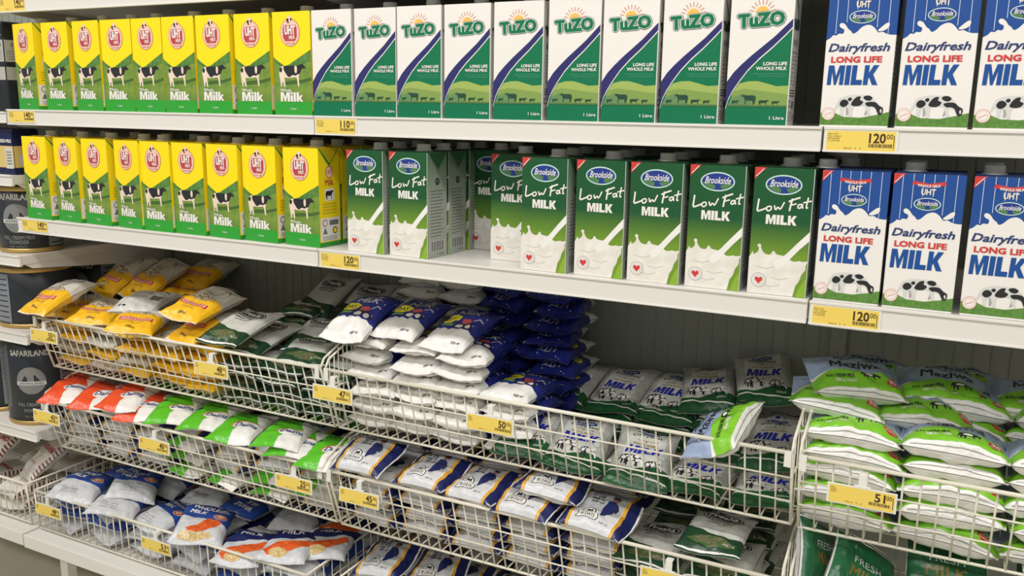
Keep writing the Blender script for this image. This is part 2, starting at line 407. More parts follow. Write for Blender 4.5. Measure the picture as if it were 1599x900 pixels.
def side_tuzo():
    p = Page()
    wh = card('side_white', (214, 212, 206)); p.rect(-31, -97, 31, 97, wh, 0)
    dk = card('side_ink', (52, 62, 60)); gy = card('grey_ink', (120, 120, 118))
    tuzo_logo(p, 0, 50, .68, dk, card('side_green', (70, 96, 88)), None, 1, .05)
    p.ell(-14, 24, 4, 5, gy, 1, n=10); p.ell(0, 24, 4, 6, gy, 1, n=10); p.ell(14, 24, 4, 6, gy, 1, n=10)
    p.text('NUTRITION', -20, 8, 20, 11, dk, 1)
    for a, b in (((-18, 4), (18, 4)), ((18, 4), (18, -36)), ((18, -36), (-18, -36)), ((-18, -36), (-18, 4))): p.line([a, b], .8, gy, 1)
    for k in range(6): p.rect(-15, -2 - 6 * k, -6, -.5 - 6 * k, dk, 1); p.rect(8, -2 - 6 * k, 15, -.5 - 6 * k, dk, 1)
    for k in range(3): p.rect(-22, -46 - 4 * k, 22, -44.5 - 4 * k, dk, 1)
    p.rect(-24, -70, -8, -60, gy, 1); p.rect(-22, -68, -10, -62, wh, 2); p.rect(0, -72, 18, -61, gy, 1)
    for k in range(5): p.rect(-24, -78 - 3 * k, 8, -77 - 3 * k, gy, 1)
    p.ell(20, -84, 3.4, 6, dk, 1, n=10)
    return p

# -- blue and white carton
SPL = [(0, .375), (.06, .36), (.1, .335), (.14, .345), (.18, .325), (.24, .335), (.26, .3), (.2, .29), (.17, .27), (.2, .25), (.26, .262), (.31, .3), (.35, .31), (.38, .335), (.44, .32), (.5, .285), (.58, .27), (.64, .275), (.7, .3), (.74, .33), (.8, .32), (.85, .335), (.92, .345), (1, .345)]
def page_dairy():
    p = Page(); W, H = 92, 194
    def q(fx, fy): return (-W / 2 + fx * W, H / 2 - fy * H)
    wh = card('white', (236, 231, 226)); bl = card('blue', (38, 78, 148)); rd = card('red', (206, 66, 62))
    p.rect(-46, -97, 46, 97, wh, 0)
    p.poly([q(0, 0)] + [q(x, y) for x, y in smooth(SPL, 2, False)] + [q(1, 0)], bl, 1)
    for fx, fy in ((.13, .33), (.28, .25), (.42, .16), (.57, .16), (.72, .29), (.88, .335)):
        a = q(fx, 0); b = q(fx, fy); p.line([a, b], .7, card('stripe', (214, 224, 240)), 2)
    p.poly(smooth([q(.72, .318), q(.78, .29), (q(.86, .258)), q(.9, .265), q(.88, .3), q(.8, .32)]), wh, 3)
    p.poly([q(0, 0), q(.17, 0), q(0, .085)], rd, 2); p.line([q(.02, .065), q(.13, .008)], 1, wh, 3)
    p.poly([q(.28, .05), q(.5, .068), q(.72, .05), q(.74, .075), q(.5, .095), q(.26, .075)], rd, 3)
    a = q(.34, .089); b = q(.66, .07); p.text('WHOLE MILK', a[0], a[1], b[0], b[1], wh, 4, bold=.01, arc=-1)
    a = q(.4, .15); b = q(.6, .105); p.text('UHT', a[0], a[1], b[0], b[1], card('cream', (240, 224, 200)), 3, bold=.03)
    c = q(.5, .215); river_oval(p, c[0], c[1], 17.5, 9)
    a = q(.035, .465); b = q(.9, .405)
    p.text('Dairyfresh', a[0], a[1] - 2, b[0], b[1] + 1, card('ink_navy', (52, 66, 112)), 3, bold=.01, shear=.3, heavy=.35)
    a = q(.1, .535); b = q(.83, .493); p.text('LONG LIFE', a[0], a[1], b[0], b[1], rd, 3, bold=.01, heavy=.6)
    a = q(.07, .69); b = q(.8, .56); p.block('MILK', a[0] - 1, a[1] - 1, b[0], b[1] + 1, card('milk_blue', (32, 80, 150)), 3, shear=.04)
    p.poly([q(0, .9), q(.08, .885), q(.2, .895), q(.35, .925), q(.6, .93), q(.8, .91), q(1, .885), q(1, .985), q(0, .985)], card('grass', (84, 128, 56), mottle=(160, (104, 146, 70))), 2)
    a = q(.2, .925); b = q(.92, .765); graze_cow(p, a[0], a[1], b[0], b[1], 3)
    c = q(.12, .905); p.ell(c[0], c[1], 9, 9, card('stamp', (226, 150, 130)), 5); p.ell(c[0], c[1], 8.2, 8.2, wh, 6); p.ell(c[0], c[1], 6.4, 6.4, card('stamp', (226, 150, 130)), 7); p.ell(c[0], c[1], 6, 6, wh, 8); p.line([(c[0] - 4, c[1] - 2), (c[0] + 4, c[1] + 2)], 1, card('stamp', (226, 150, 130)), 9)
    return p

def side_dairy():
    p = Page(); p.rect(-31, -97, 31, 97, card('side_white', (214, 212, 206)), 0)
    p.rect(-31, 32, 31, 97, card('blue', (38, 78, 148)), 1)
    for k in range(10): p.rect(-22, 20 - 7 * k, 22, 21.5 - 7 * k, card('grey_ink', (120, 120, 118)), 1)
    p.rect(-31, -97, 31, -82, card('grass', (84, 128, 56)), 1)
    return p

# -- green low fat carton, 88 x 194
def page_low():
    p = Page(); W, H = 88, 194
    def q(fx, fy): return (-W / 2 + fx * W, H / 2 - fy * H)
    wh = card('white', (236, 231, 226)); rd = card('red', (206, 66, 62)); mk = card('splash', (226, 220, 210), mottle=(40, (238, 234, 226)))
    p.rect(-44, -97, 44, 97, card('green_fade', (116, 152, 50), grad=(2, .06, .112, (32, 86, 50))), 0)
    p.poly([q(0, 0), q(.2, 0), q(0, .095)], rd, 1); p.line([q(.03, .07), q(.15, .012)], 1.2, wh, 2)
    c = q(.5, .13); river_oval(p, c[0], c[1], 27, 15, 1)
    nst = [0]
    def st(pts, wd=2.6): p.line([q(x, y) for x, y in smooth(pts, 1, False)], wd, wh, 2 + nst[0]); nst[0] += .35
    st([(.1, .25), (.09, .3), (.08, .345), (.15, .335), (.24, .315)])
    st([(.3, .3), (.25, .305), (.235, .325), (.27, .34), (.32, .325), (.32, .305), (.3, .3)], 2.2)
    st([(.37, .295), (.39, .33), (.43, .3), (.47, .325), (.53, .265)], 2.2)
    st([(.66, .235), (.64, .28), (.625, .325)]); st([(.61, .255), (.7, .235), (.78, .222)]); st([(.63, .285), (.73, .27)], 2.2)
    st([(.82, .272), (.77, .275), (.755, .297), (.79, .305), (.825, .285), (.825, .265), (.84, .3)], 2.2)
    st([(.92, .22), (.9, .27), (.895, .3), (.92, .295)], 2.2); st([(.85, .258), (.97, .243)], 2.2)
    a = q(.24, .44); b = q(.76, .365); p.block('MILK', a[0], a[1], b[0], b[1], wh, 2)
    sp = [(0, .71), (.03, .69), (.05, .665), (.07, .67), (.06, .69), (.1, .68), (.15, .665), (.16, .63), (.14, .612), (.17, .6), (.2, .612), (.19, .63), (.24, .67), (.3, .682), (.37, .68), (.39, .65), (.43, .65), (.45, .675), (.55, .68), (.65, .69), (.72, .72), (.8, .72), (.86, .71), (.9, .72), (.97, .71), (1, .715), (.96, .74), (.97, .78), (.9, .82), (.88, .87), (.82, .91), (.78, 1), (0, 1)]
    p.poly([q(x, y) for x, y in smooth(sp[:-2], 2, False) + sp[-2:]], mk, 2)
    p.poly([q(.42, .74), q(.62, .67), q(.8, .575), q(1, .475), q(1, .55), q(.85, .62), q(.72, .69), q(.62, .76), q(.48, .8)], card('stream', (238, 236, 230)), 3)
    p.ell(*q(.16, .615), 2.6, 2.8, mk, 3, n=12)
    for f in ((.3, .78), (.55, .86), (.42, .92)):
        a = q(*f); p.line([(a[0] - 14, a[1]), (a[0], a[1] - 3), (a[0] + 12, a[1] + 1)], 1.2, card('splash_line', (204, 198, 190)), 3)
    p.poly([q(1, .84), q(.93, .88), q(.87, .94), q(.83, 1), q(1, 1)], card('lime', (140, 176, 58)), 3)
    c = q(.19, .89)
    p.ell(c[0], c[1], 11, 11, card('grey_ink', (120, 120, 118)), 4); p.ell(c[0], c[1], 10.4, 10.4, wh, 5); p.ell(c[0], c[1], 7.6, 7.6, card('grey_ink', (120, 120, 118)), 6); p.ell(c[0], c[1], 7.2, 7.2, wh, 7)
    p.poly([(c[0], c[1] - 6), (c[0] - 6, c[1] + .5), (c[0] - 5, c[1] + 4.5), (c[0] - 2, c[1] + 5), (c[0], c[1] + 3), (c[0] + 2, c[1] + 5), (c[0] + 5, c[1] + 4.5), (c[0] + 6, c[1] + .5)], rd, 8)
    p.rect(43, -97, 44, 97, card('edge_white', (205, 210, 200)), 9)
    return p

def side_low():
    p = Page(); sg = card('side_sage', (172, 176, 166), grad=(2, .1, .19, (96, 128, 102))); p.rect(-31, -97, 31, 97, sg, 0)
    dk = card('side_ink', (52, 62, 60)); gy = card('side_grey', (110, 118, 110))
    p.poly([(-16, 97), (16, 97), (3, 60), (-3, 60)], card('side_fold', (120, 134, 122)), 1)
    p.ell(0, 44, 7, 7, dk, 1); p.text('330', -4, 42, 4, 47, sg, 2)
    for k in range(15): p.rect(-22, 26 - 6 * k, 20 - 4 * (k % 3), 27.6 - 6 * k, gy, 1)
    p.rect(-25, -86, 25, -66, card('side_pale', (205, 204, 198)), 1)
    for k in range(16): p.rect(-22 + 2.8 * k, -85, -22 + 2.8 * k + (1.6 if k % 3 else .8), -67, dk, 2)
    p.text('1 Litre', 0, -93, 20, -89, dk, 1)
    return p

# ------------------------------------------------------------------ cartons
def make_carton(name, label, front, side, wd, top_rgb, group):
    t = empty(name, label, 'milk carton', group=group)
    h, d = .194, .062
    mats = [card('top_' + group.split()[0], top_rgb)]
    bm = bmesh.new()
    box(bm, -wd / 2 + .0004, wd / 2 - .0004, .0004, d - .0004, .0005, h, bev=.0016)
    front.emit(bm, mats, lambda x, y, k: Vector((x, .0004 - k, y + h / 2)))
    side.emit(bm, mats, lambda x, y, k: Vector((wd / 2 - .0004 + k, x + d / 2, y + h / 2)))
    side.emit(bm, mats, lambda x, y, k: Vector((-wd / 2 + .0004 - k, -x + d / 2, y + h / 2)))
    # folded top seam and ear flaps
    box(bm, -wd / 2, wd / 2, d * .40, d * .62, h, h + .0012, bev=.0004)
    for s in (-1, 1):
        x0 = s * wd / 2
        a = [bm.verts.new(v) for v in ((x0 + s * .0008, .004, h - .001), (x0 + s * .0008, d - .004, h - .001), (x0 + s * .0022, d / 2, h - .030))]
        bm.faces.new(a if s > 0 else a[::-1])
    bm_obj('carton_body', bm, mats, t)
    bm = bmesh.new()
    lathe(bm, [(.0165, h + .0008), (.0165, h + .0026), (.0132, h + .003), (.0132, h + .0125), (.0122, h + .0138), (.004, h + .0138)], 24)
    c = bm_obj('cap', bm, M_CAP, t); c.location = (0.002, d * .76, 0)
    return t

TOP = 'upper shelf'; LOW = 'lower shelf'
p_uht, s_uht = page_uht(), side_uht()
uht = make_carton('milk_carton', '', p_uht, s_uht, .0915, (236, 206, 40), 'yellow whole milk cartons')
tuz = make_carton('milk_carton', '', page_tuzo(), side_tuzo(), .0915, (225, 222, 215), 'white cartons with green swoosh and sun logo')
dai = make_carton('milk_carton', '', page_dairy(), side_dairy(), .0915, (60, 88, 150), 'blue and white milk cartons')
low = make_carton('milk_carton', '', page_low(), side_low(), .088, (52, 98, 66), 'green low fat milk cartons')

ORD = ['first', 'second', 'third', 'fourth', 'fifth', 'sixth', 'seventh', 'eighth', 'ninth', 'tenth', 'eleventh', 'twelfth']
_used = set()
def put(proto, x, y, z, rz, label, group, capx=None):
    if proto.name not in _used:
        _used.add(proto.name)
        proto.location = (x, y, z); proto.rotation_euler = (0, 0, rz); proto['label'] = label; proto['group'] = group
        return proto
    o = dup(proto, (x, y, z), (0, 0, rz), label, group)
    return o

def capshift(o, dx):
    for c in o.children:
        if c.name.startswith('cap'): c.location.x += dx; return

Z1, Z2 = 1.4315, 1.1755
Lt = lambda s: s
rows = [
 (uht, Z1, TOP, 'yellow whole milk carton', 'yellow whole milk cartons on the upper shelf',
  [(-1.962, 9), (-1.856, 2), (-1.752, 4), (-1.658, -1), (-1.565, 2), (-1.470, 1), (-1.3735, 1), (-1.275, 1), (-1.172, 0)]),
 (tuz, Z1, TOP, 'white milk carton with green swoosh and sun logo', 'white cartons with sun logo on the upper shelf',
  [(-1.0765, 0), (-.981, 0), (-.884, -1), (-.787, 0), (-.687, -1), (-.586, 0), (-.489, 0), (-.391, 0), (-.288, -1)]),
 (dai, Z1, TOP, 'blue-topped white milk carton with grazing cow', 'blue and white cartons on the upper shelf',
  [(-.149, 0), (-.0485, 0), (.0495, 0)]),
 (uht, Z2, LOW, 'yellow whole milk carton', 'yellow whole milk cartons on the lower shelf',
  [(-1.958, 3), (-1.855, 6), (-1.7555, 4), (-1.650, 8), (-1.562, 0), (-1.469, 1), (-1.3685, 4), (-1.270, 3), (-1.163, 3)]),
 (low, Z2, LOW, 'green low fat milk carton with milk splash', 'green low fat cartons on the lower shelf',
  [(-1.008, 3), (-.911, 3), (-.826, 2, .165), (-.726, 1, .072), (-.6325, 3), (-.532, 2), (-.436, 1), (-.339, 1), (-.239, 0)]),
 (dai, Z2, LOW, 'blue-topped white milk carton with grazing cow', 'blue and white cartons on the lower shelf',
  [(-.138, 0), (-.0415, 0), (.060, 0)]),
]
rnd = random.Random(3)
for proto, z, where, what, grp, items in rows:
    for i, it in enumerate(items):
        x, rz = it[0], it[1]; y = it[2] if len(it) > 2 else .008 + rnd.uniform(-.002, .004)
        if len(it) > 2 and y > .1: extra = 'pushed furthest back'
        o = put(proto, x, y, z, R(-rz), '%s, %s from left, %s' % (what, ORD[i], where), grp)
        if proto is dai and i == 0: capshift(o, -.024)
        if proto is uht and i in (4,): capshift(o, -.02)
# rows standing behind: caps and sides show over and between the front ones
for i, it in enumerate(rows[3][5]):
    put(uht, it[0] + rnd.uniform(-.003, .003), .078, Z2, 0, 'yellow whole milk carton behind the %s front one, lower shelf' % ORD[i], 'yellow whole milk cartons on the lower shelf')
    if i > 3: put(uht, it[0] + rnd.uniform(-.003, .003), .146, Z2, 0, 'yellow whole milk carton third deep, behind the %s front one, lower shelf' % ORD[i], 'yellow whole milk cartons on the lower shelf')
for i, it in enumerate(rows[4][5]):
    if i in (2, 3): continue
    for k in (1, 2, 3):
        if i == 0 or i == 1 or k < 3:
            put(low, it[0] + rnd.uniform(-.003, .003) + (.004 * k if i == 1 else 0), .008 + .069 * k, Z2, R(rnd.uniform(-1, 1)), 'green low fat milk carton, row %s deep behind the %s front one' % (['two', 'three', 'four'][k - 1], ORD[i]), 'green low fat cartons on the lower shelf')
put(low, -.826, .235, Z2, 0, 'green low fat milk carton shaded at the very back of the gap', 'green low fat cartons on the lower shelf')
for i, it in enumerate(rows[5][5]):
    put(dai, it[0], .078, Z2, 0, 'blue-topped white milk carton behind the %s front one, lower shelf' % ORD[i], 'blue and white cartons on the lower shelf')

# ------------------------------------------------------------------ shelving
XL, XA, XB, XC = -2.03, -1.1125, -.1875, .7375
DEP = .44
def metal_shelf(x0, x1, z, label, face=.035, flip=False, dep=DEP):
    t = empty('metal_shelf', label, 'shelf', (0, 0, 0))
    bm = bmesh.new()
    box(bm, x0 + .002, x1 - .002, .004, dep, z - .022, z, bev=.001)
    bm_obj('shelf_deck', bm, M_SHELF, t)
    bm = bmesh.new()
    box(bm, x0 + .0015, x1 - .0015, -.004, .004, z - face, z + .001, bev=.0015)
    box(bm, x0 + .0015, x1 - .0015, -.0065, -.004, z - .003, z + .001, bev=.0005)
    box(bm, x0 + .0015, x1 - .0015, -.0065, -.004, z - face, z - face + .003, bev=.0005)
    bm_obj('price_rail', bm, M_SHELF, t)
    for s, xx in ((1, x0), (-1, x1)):
        bm = bmesh.new()
        pts = [(xx + s * .004, .01, z - .022), (xx + s * .004, dep, z - .022), (xx + s * .004, dep, z - .075), (xx + s * .004, .03, z - .034)]
        a = [bm.verts.new(p) for p in pts]; b = [bm.verts.new((p[0] + s * .002, p[1], p[2])) for p in pts]
        bm.faces.new(a); bm.faces.new(b[::-1])
        for i in range(4): bm.faces.new((a[i], b[i], b[(i + 1) % 4], a[(i + 1) % 4]))
        bmesh.ops.recalc_face_normals(bm, faces=bm.faces[:])
        bm_obj('bracket', bm, M_SHELF, t)
    return t
BAYS = [('left', XL, XA), ('middle', XA, XB), ('right', XB, XC)]
for nm, a, b in BAYS:
    for z, w_ in ((1.648 + .036, 'top'), (1.431, 'upper'), (1.175, 'lower')):
        metal_shelf(a, b, z, 'white metal shelf, %s level of the %s bay' % (w_, nm))
# back panels (one per bay, ribbed sheet) and uprights
for nm, a, b in [('far left neighbour', XL - .93, XL)] + BAYS:
    bm = bmesh.new()
    box(bm, a + .001, b - .001, DEP + .012, DEP + .02, .12, 2.2)
    n = int((b - a) / .031)
    for i in range(n): box(bm, a + .02 + i * .031, a + .022 + i * .031, DEP + .0105, DEP + .012, .35, 2.18)
    o = bm_obj('back_panel', bm, M_PANEL); tag(o, 'grey ribbed sheet back panel of the %s bay' % nm, 'back panel')
for nm, x in (('left', XL), ('middle left', XA), ('middle right', XB), ('right', XC)):
    bm = bmesh.new(); box(bm, x - .015, x + .015, DEP + .0025, DEP + .0095, 0.0, 2.2, bev=.001)
    for k in range(42): box(bm, x - .004, x + .004, DEP + .0015, DEP + .0025, .35 + k * .044, .37 + k * .044)
    for f in bm.faces: f.material_index = 0
    o = bm_obj('shelf_upright', bm, M_PANEL); tag(o, 'grey slotted steel upright at the %s bay joint' % nm, 'upright')
# base shelves
def base_shelf(a, b, z, label, legs):
    t = empty('base_shelf', label, 'shelf')
    bm = bmesh.new(); box(bm, a + .001, b - .001, -.032, DEP, z - .02, z, bev=.002); bm_obj('shelf_deck', bm, M_SHELF, t)
    bm = bmesh.new(); box(bm, a + .001, b - .001, -.036, -.032, z - .034, z + .001, bev=.0015); bm_obj('fascia', bm, M_SHELF, t)
    for x in legs:
        bm = bmesh.new(); box(bm, x - .014, x + .014, .012, .04, 0.0, z - .02, bev=.002); bm_obj('leg', bm, M_SHELF, t)
base_shelf(XL - .93, XL - .055, .348, 'white base shelf of the neighbouring bay at far left', [XL - .9])
base_shelf(XL - .053, XA, .345, 'white base shelf under the left bay, on legs', [-2.0, XA - .05])
base_shelf(XA, XB, .345, 'white base shelf under the middle bay', [XA + .05])
base_shelf(XB, XC, .345, 'white base shelf under the right bay', [XB + .05])

# floor (structure)
bm = bmesh.new(); box(bm, -7, 5, -5, 4, -.05, 0)
fl = bm_obj('floor', bm, mat('floor_vinyl', (206, 200, 178), rough=.35, mottle=(9, (214, 208, 186)))); fl['kind'] = 'structure'

bm = bmesh.new(); box(bm, -7, 5, .62, .72, 0, 3.2)
wl = bm_obj('wall_back', bm, mat('wall_paint', (206, 204, 196), rough=.7)); wl['kind'] = 'structure'
bm = bmesh.new(); box(bm, -7, 5, -5, .72, 3.2, 3.25)
cl = bm_obj('ceiling', bm, mat('ceiling_paint', (226, 226, 222), rough=.8)); cl['kind'] = 'structure'

# ------------------------------------------------------------------ wire baskets
def basket(x0, x1, zt, label, setback=.041, drop=.136, dep=.41, level=False, sp=.0245, front_mid=2, rearup=True):
    t = empty('wire_basket', label, 'basket')
    x0 += .006; x1 -= .006; zb = zt - drop
    F = lambda f: (setback * f, zt - drop * f)
    bm = bmesh.new()
    rod(bm, (x0, 0, zt), (x1, 0, zt), .0036, 8)
    bm_obj('top_rail', bm, M_WIRE, t)
    bm = bmesh.new(); n = round((x1 - x0) / sp)
    for i in range(n + 1):
        x = x0 + (x1 - x0) * i / n
        rod(bm, (x, .002, zt), (x, setback, zb), .0017, 5)
    for k in range(1, front_mid + 1):
        f = k / (front_mid + 1); y, z = F(f); rod(bm, (x0, y - .002, z), (x1, y - .002, z), .0017, 5)
    rod(bm, (x0, setback, zb), (x1, setback, zb), .0026, 6)
    bm_obj('front_grid', bm, M_WIRE, t)
    bm = bmesh.new()
    for i in range(n + 1):
        x = x0 + (x1 - x0) * i / n
        rod(bm, (x, setback, zb - .002), (x, dep, zb - .002), .0014, 4)
    for k in range(1, 8):
        y = setback + (dep - setback) * k / 7; rod(bm, (x0, y, zb - .004), (x1, y, zb - .004), .0017, 4)
    bm_obj('floor_grid', bm, M_WIRE, t)
    for s, x in ((1, x0), (-1, x1)):
        bm = bmesh.new()
        if level: top = [(x, 0, zt), (x, dep, zt)]
        else: top = [(x, 0, zt), (x, .012, zt + .018), (x, .085, zt + .045), (x, dep, zt + .06)]
        path(bm, [(x, setback, zb)] + top + [(x, dep, zb), (x, setback, zb)], .0026, 6)
        m = 14
        for i in range(1, m):
            y = dep * i / m
            ztop = zt if level else (zt + .018 + .027 * min(1, (y - .012) / .073) if y < .085 else zt + .045 + .015 * (y - .085) / (dep - .085))
            zbot = zb if y > setback else zt - drop * y / setback
            rod(bm, (x, y, ztop), (x, y, zbot), .0013, 4)
        rod(bm, (x, .02, zt - .045), (x, dep, zt - .045), .0015, 4)
        bm_obj('side_grid', bm, M_WIRE, t)
        bm = bmesh.new()
        if not level:
            box(bm, min(x, x + s * .011), max(x, x + s * .011), -.006, -.004, zt - .022, zt + .004, bev=.0005)
            bm_obj('hook_plate', bm, M_HOLD, t)
        else: bm.free()
    return t
baskets = [
 (XL + .02, XA, .930, 'white wire basket holding yellow pouches, upper row left'),
 (XA, XB, .930, 'white wire basket holding blue and striped pouches, upper row middle'),
 (XB, XC, .928, 'white wire basket full of bright green pouches, upper row right'),
 (XL + .02, XA, .715, 'white wire basket holding orange and green pouches, second row left'),
 (XA, XB, .713, 'white wire basket holding navy-edged pouches, second row middle'),
 (XB, XC, .711, 'white wire basket of dark green pouches, second row right'),
]
for a in baskets: basket(*a)
basket(-2.078, -1.168, .458, 'low white wire basket on the base shelf, bottom row left', setback=.006, drop=.106, level=True, front_mid=0)
basket(-1.112, -.2, .458, 'low white wire basket on the base shelf, bottom row middle', setback=.006, drop=.106, level=True, front_mid=0)
basket(-3.0, -2.098, .468, 'low white wire basket of red-lettered bags at far left', setback=.006, drop=.112, level=True, front_mid=0)

# ------------------------------------------------------------------ price tags
def price_tag(x, z, y, amount, label, hang=True, wd=.098, ht=.031, tilt=0, small=False):
    t = empty('price_tag', label, 'price tag', (x, y, z), group='yellow price tags')
    t.rotation_euler = (R(tilt), 0, 0)
    if hang:
        bm = bmesh.new()
        box(bm, 0, wd, -.0012, .0012, -ht, 0, bev=.0006)
        box(bm, wd * .5 - .006, wd * .5 + .006, -.001, .002, -.002, .02, bev=.0006)
        box(bm, wd * .5 - .006, wd * .5 + .006, .002, .012, .018, .0205, bev=.0006)
        box(bm, wd * .5 - .012, wd * .5 + .012, -.0014, .001, -.0015, .0025, bev=.0006)
        bm_obj('tag_holder', bm, M_HOLD, t)
    else:
        bm = bmesh.new(); box(bm, 0, wd, -.0008, .0014, -ht, 0, bev=.0003); bm_obj('tag_holder', bm, M_HOLD, t)
    pg = Page(); W = wd * 1000 - 6; H = ht * 1000 - 4
    pg.rect(0, 0, W, H, M_TAG, 1)
    n = len(amount); dw = 7.2
    x1 = W - 13; pg.text(amount, x1 - dw * n, H * .42, x1, H * .9, M_TAGINK, 2, bold=.01, heavy=.4)
    pg.text('00', x1 + 1.2, H * .62, x1 + 9.5, H * .88, M_TAGINK, 2, bold=.01)
    if not small:
        for k, s in enumerate(('MILK UHT', 'FULL CREAM', 'BROOKSIDE', '1L CARTON') if amount in ('120', '140', '110') else ('MILK', 'FRESH', '500ML')):
            pg.text(s, 2, H * .8 - k * 3.2, 2 + 1.75 * len(s), H * .8 - k * 3.2 + 2.2, M_TAGINK, 2)
    pg.text('PRICE', W * .26, H * .1, W * .38, H * .17, M_TAGINK, 2); pg.rect(W * .43, H * .1, W * .44, H * .17, M_TAGINK, 2); pg.rect(W * .5, H * .1, W * .51, H * .17, M_TAGINK, 2)
    r2 = random.Random(int(abs(x) * 1000)); xx = W * .62
    while xx < W - 5:
        b_ = r2.choice((.5, .8, 1.3)); pg.rect(xx, H * .2, xx + b_, H * .38, M_TAGINK, 2); xx += b_ + r2.choice((.5, .8))
    pg.rect(W - 2.6, H * .15, W - 1.6, H * .8, M_TAGINK, 2)
    bm = bmesh.new(); mats = []
    y0 = -.0012 if hang else -.0008
    pg.emit(bm, mats, lambda a, b, k: Vector((.003 + a, y0 - k, -ht + .002 + b)))
    bm_obj('card', bm, mats, t)
    return t
YR = -.0048
price_tag(-2.022, 1.6835, YR, '140', 'yellow price tag at the very top left corner of the shelf', False, ht=.0335)
price_tag(-2.024, 1.4305, YR, '140', 'yellow 140 price tag at left end of the upper shelf', False, ht=.030)
price_tag(-1.110, 1.4285, YR, '110', 'yellow 110 price tag under the first swoosh carton', False, ht=.031)
price_tag(-.1845, 1.4285, YR, '120', 'yellow 120 price tag on the upper shelf, right bay', False, ht=.032)
price_tag(-2.012, 1.1745, YR, '140', 'yellow 140 price tag at left end of the lower shelf', False, ht=.030)
price_tag(-1.108, 1.172, YR, '120', 'yellow 120 price tag below the low fat cartons', False, ht=.031)
price_tag(-.1835, 1.172, YR, '120', 'yellow 120 price tag on the lower shelf, right bay', False, ht=.033)
for x, z, am, lb in ((-1.997, .908, '55', 'yellow 55 price tag hanging on the yellow pouch basket'), (-1.450, .905, '48', 'yellow 48 price tag hanging mid upper left basket'),
                     (-1.124, .903, '47', 'yellow 47 price tag hanging at the right end of the upper left basket'), (-.768, .904, '50', 'yellow 50 price tag hanging below the blue pouches'),
                     (-.136, .903, '51', 'yellow 51 price tag hanging on the green pouch basket')):
    price_tag(x, z, -.018, am, lb, tilt=-3)
for x, z, am, lb in ((-2.016, .697, '43', 'yellow 43 price tag hanging under the orange pouches'), (-1.641, .695, '40', 'yellow 40 price tag hanging between orange and green pouches'),
                     (-1.232, .690, '25', 'yellow 25 price tag hanging under the green and white pouches'), (-1.064, .695, '45', 'yellow 45 price tag hanging on the navy-edged pouch basket'),
                     (-.424, .689, '44', 'yellow price tag cut by the bottom edge of the picture')):
    price_tag(x, z, -.018, am, lb, tilt=-3)
price_tag(-2.052, .437, -.014, '48', 'yellow 48 price tag on the bottom basket, left end', tilt=0)
price_tag(-1.664, .437, -.014, '51', 'yellow price tag on the bottom basket, below the whole milk pouches', tilt=0)

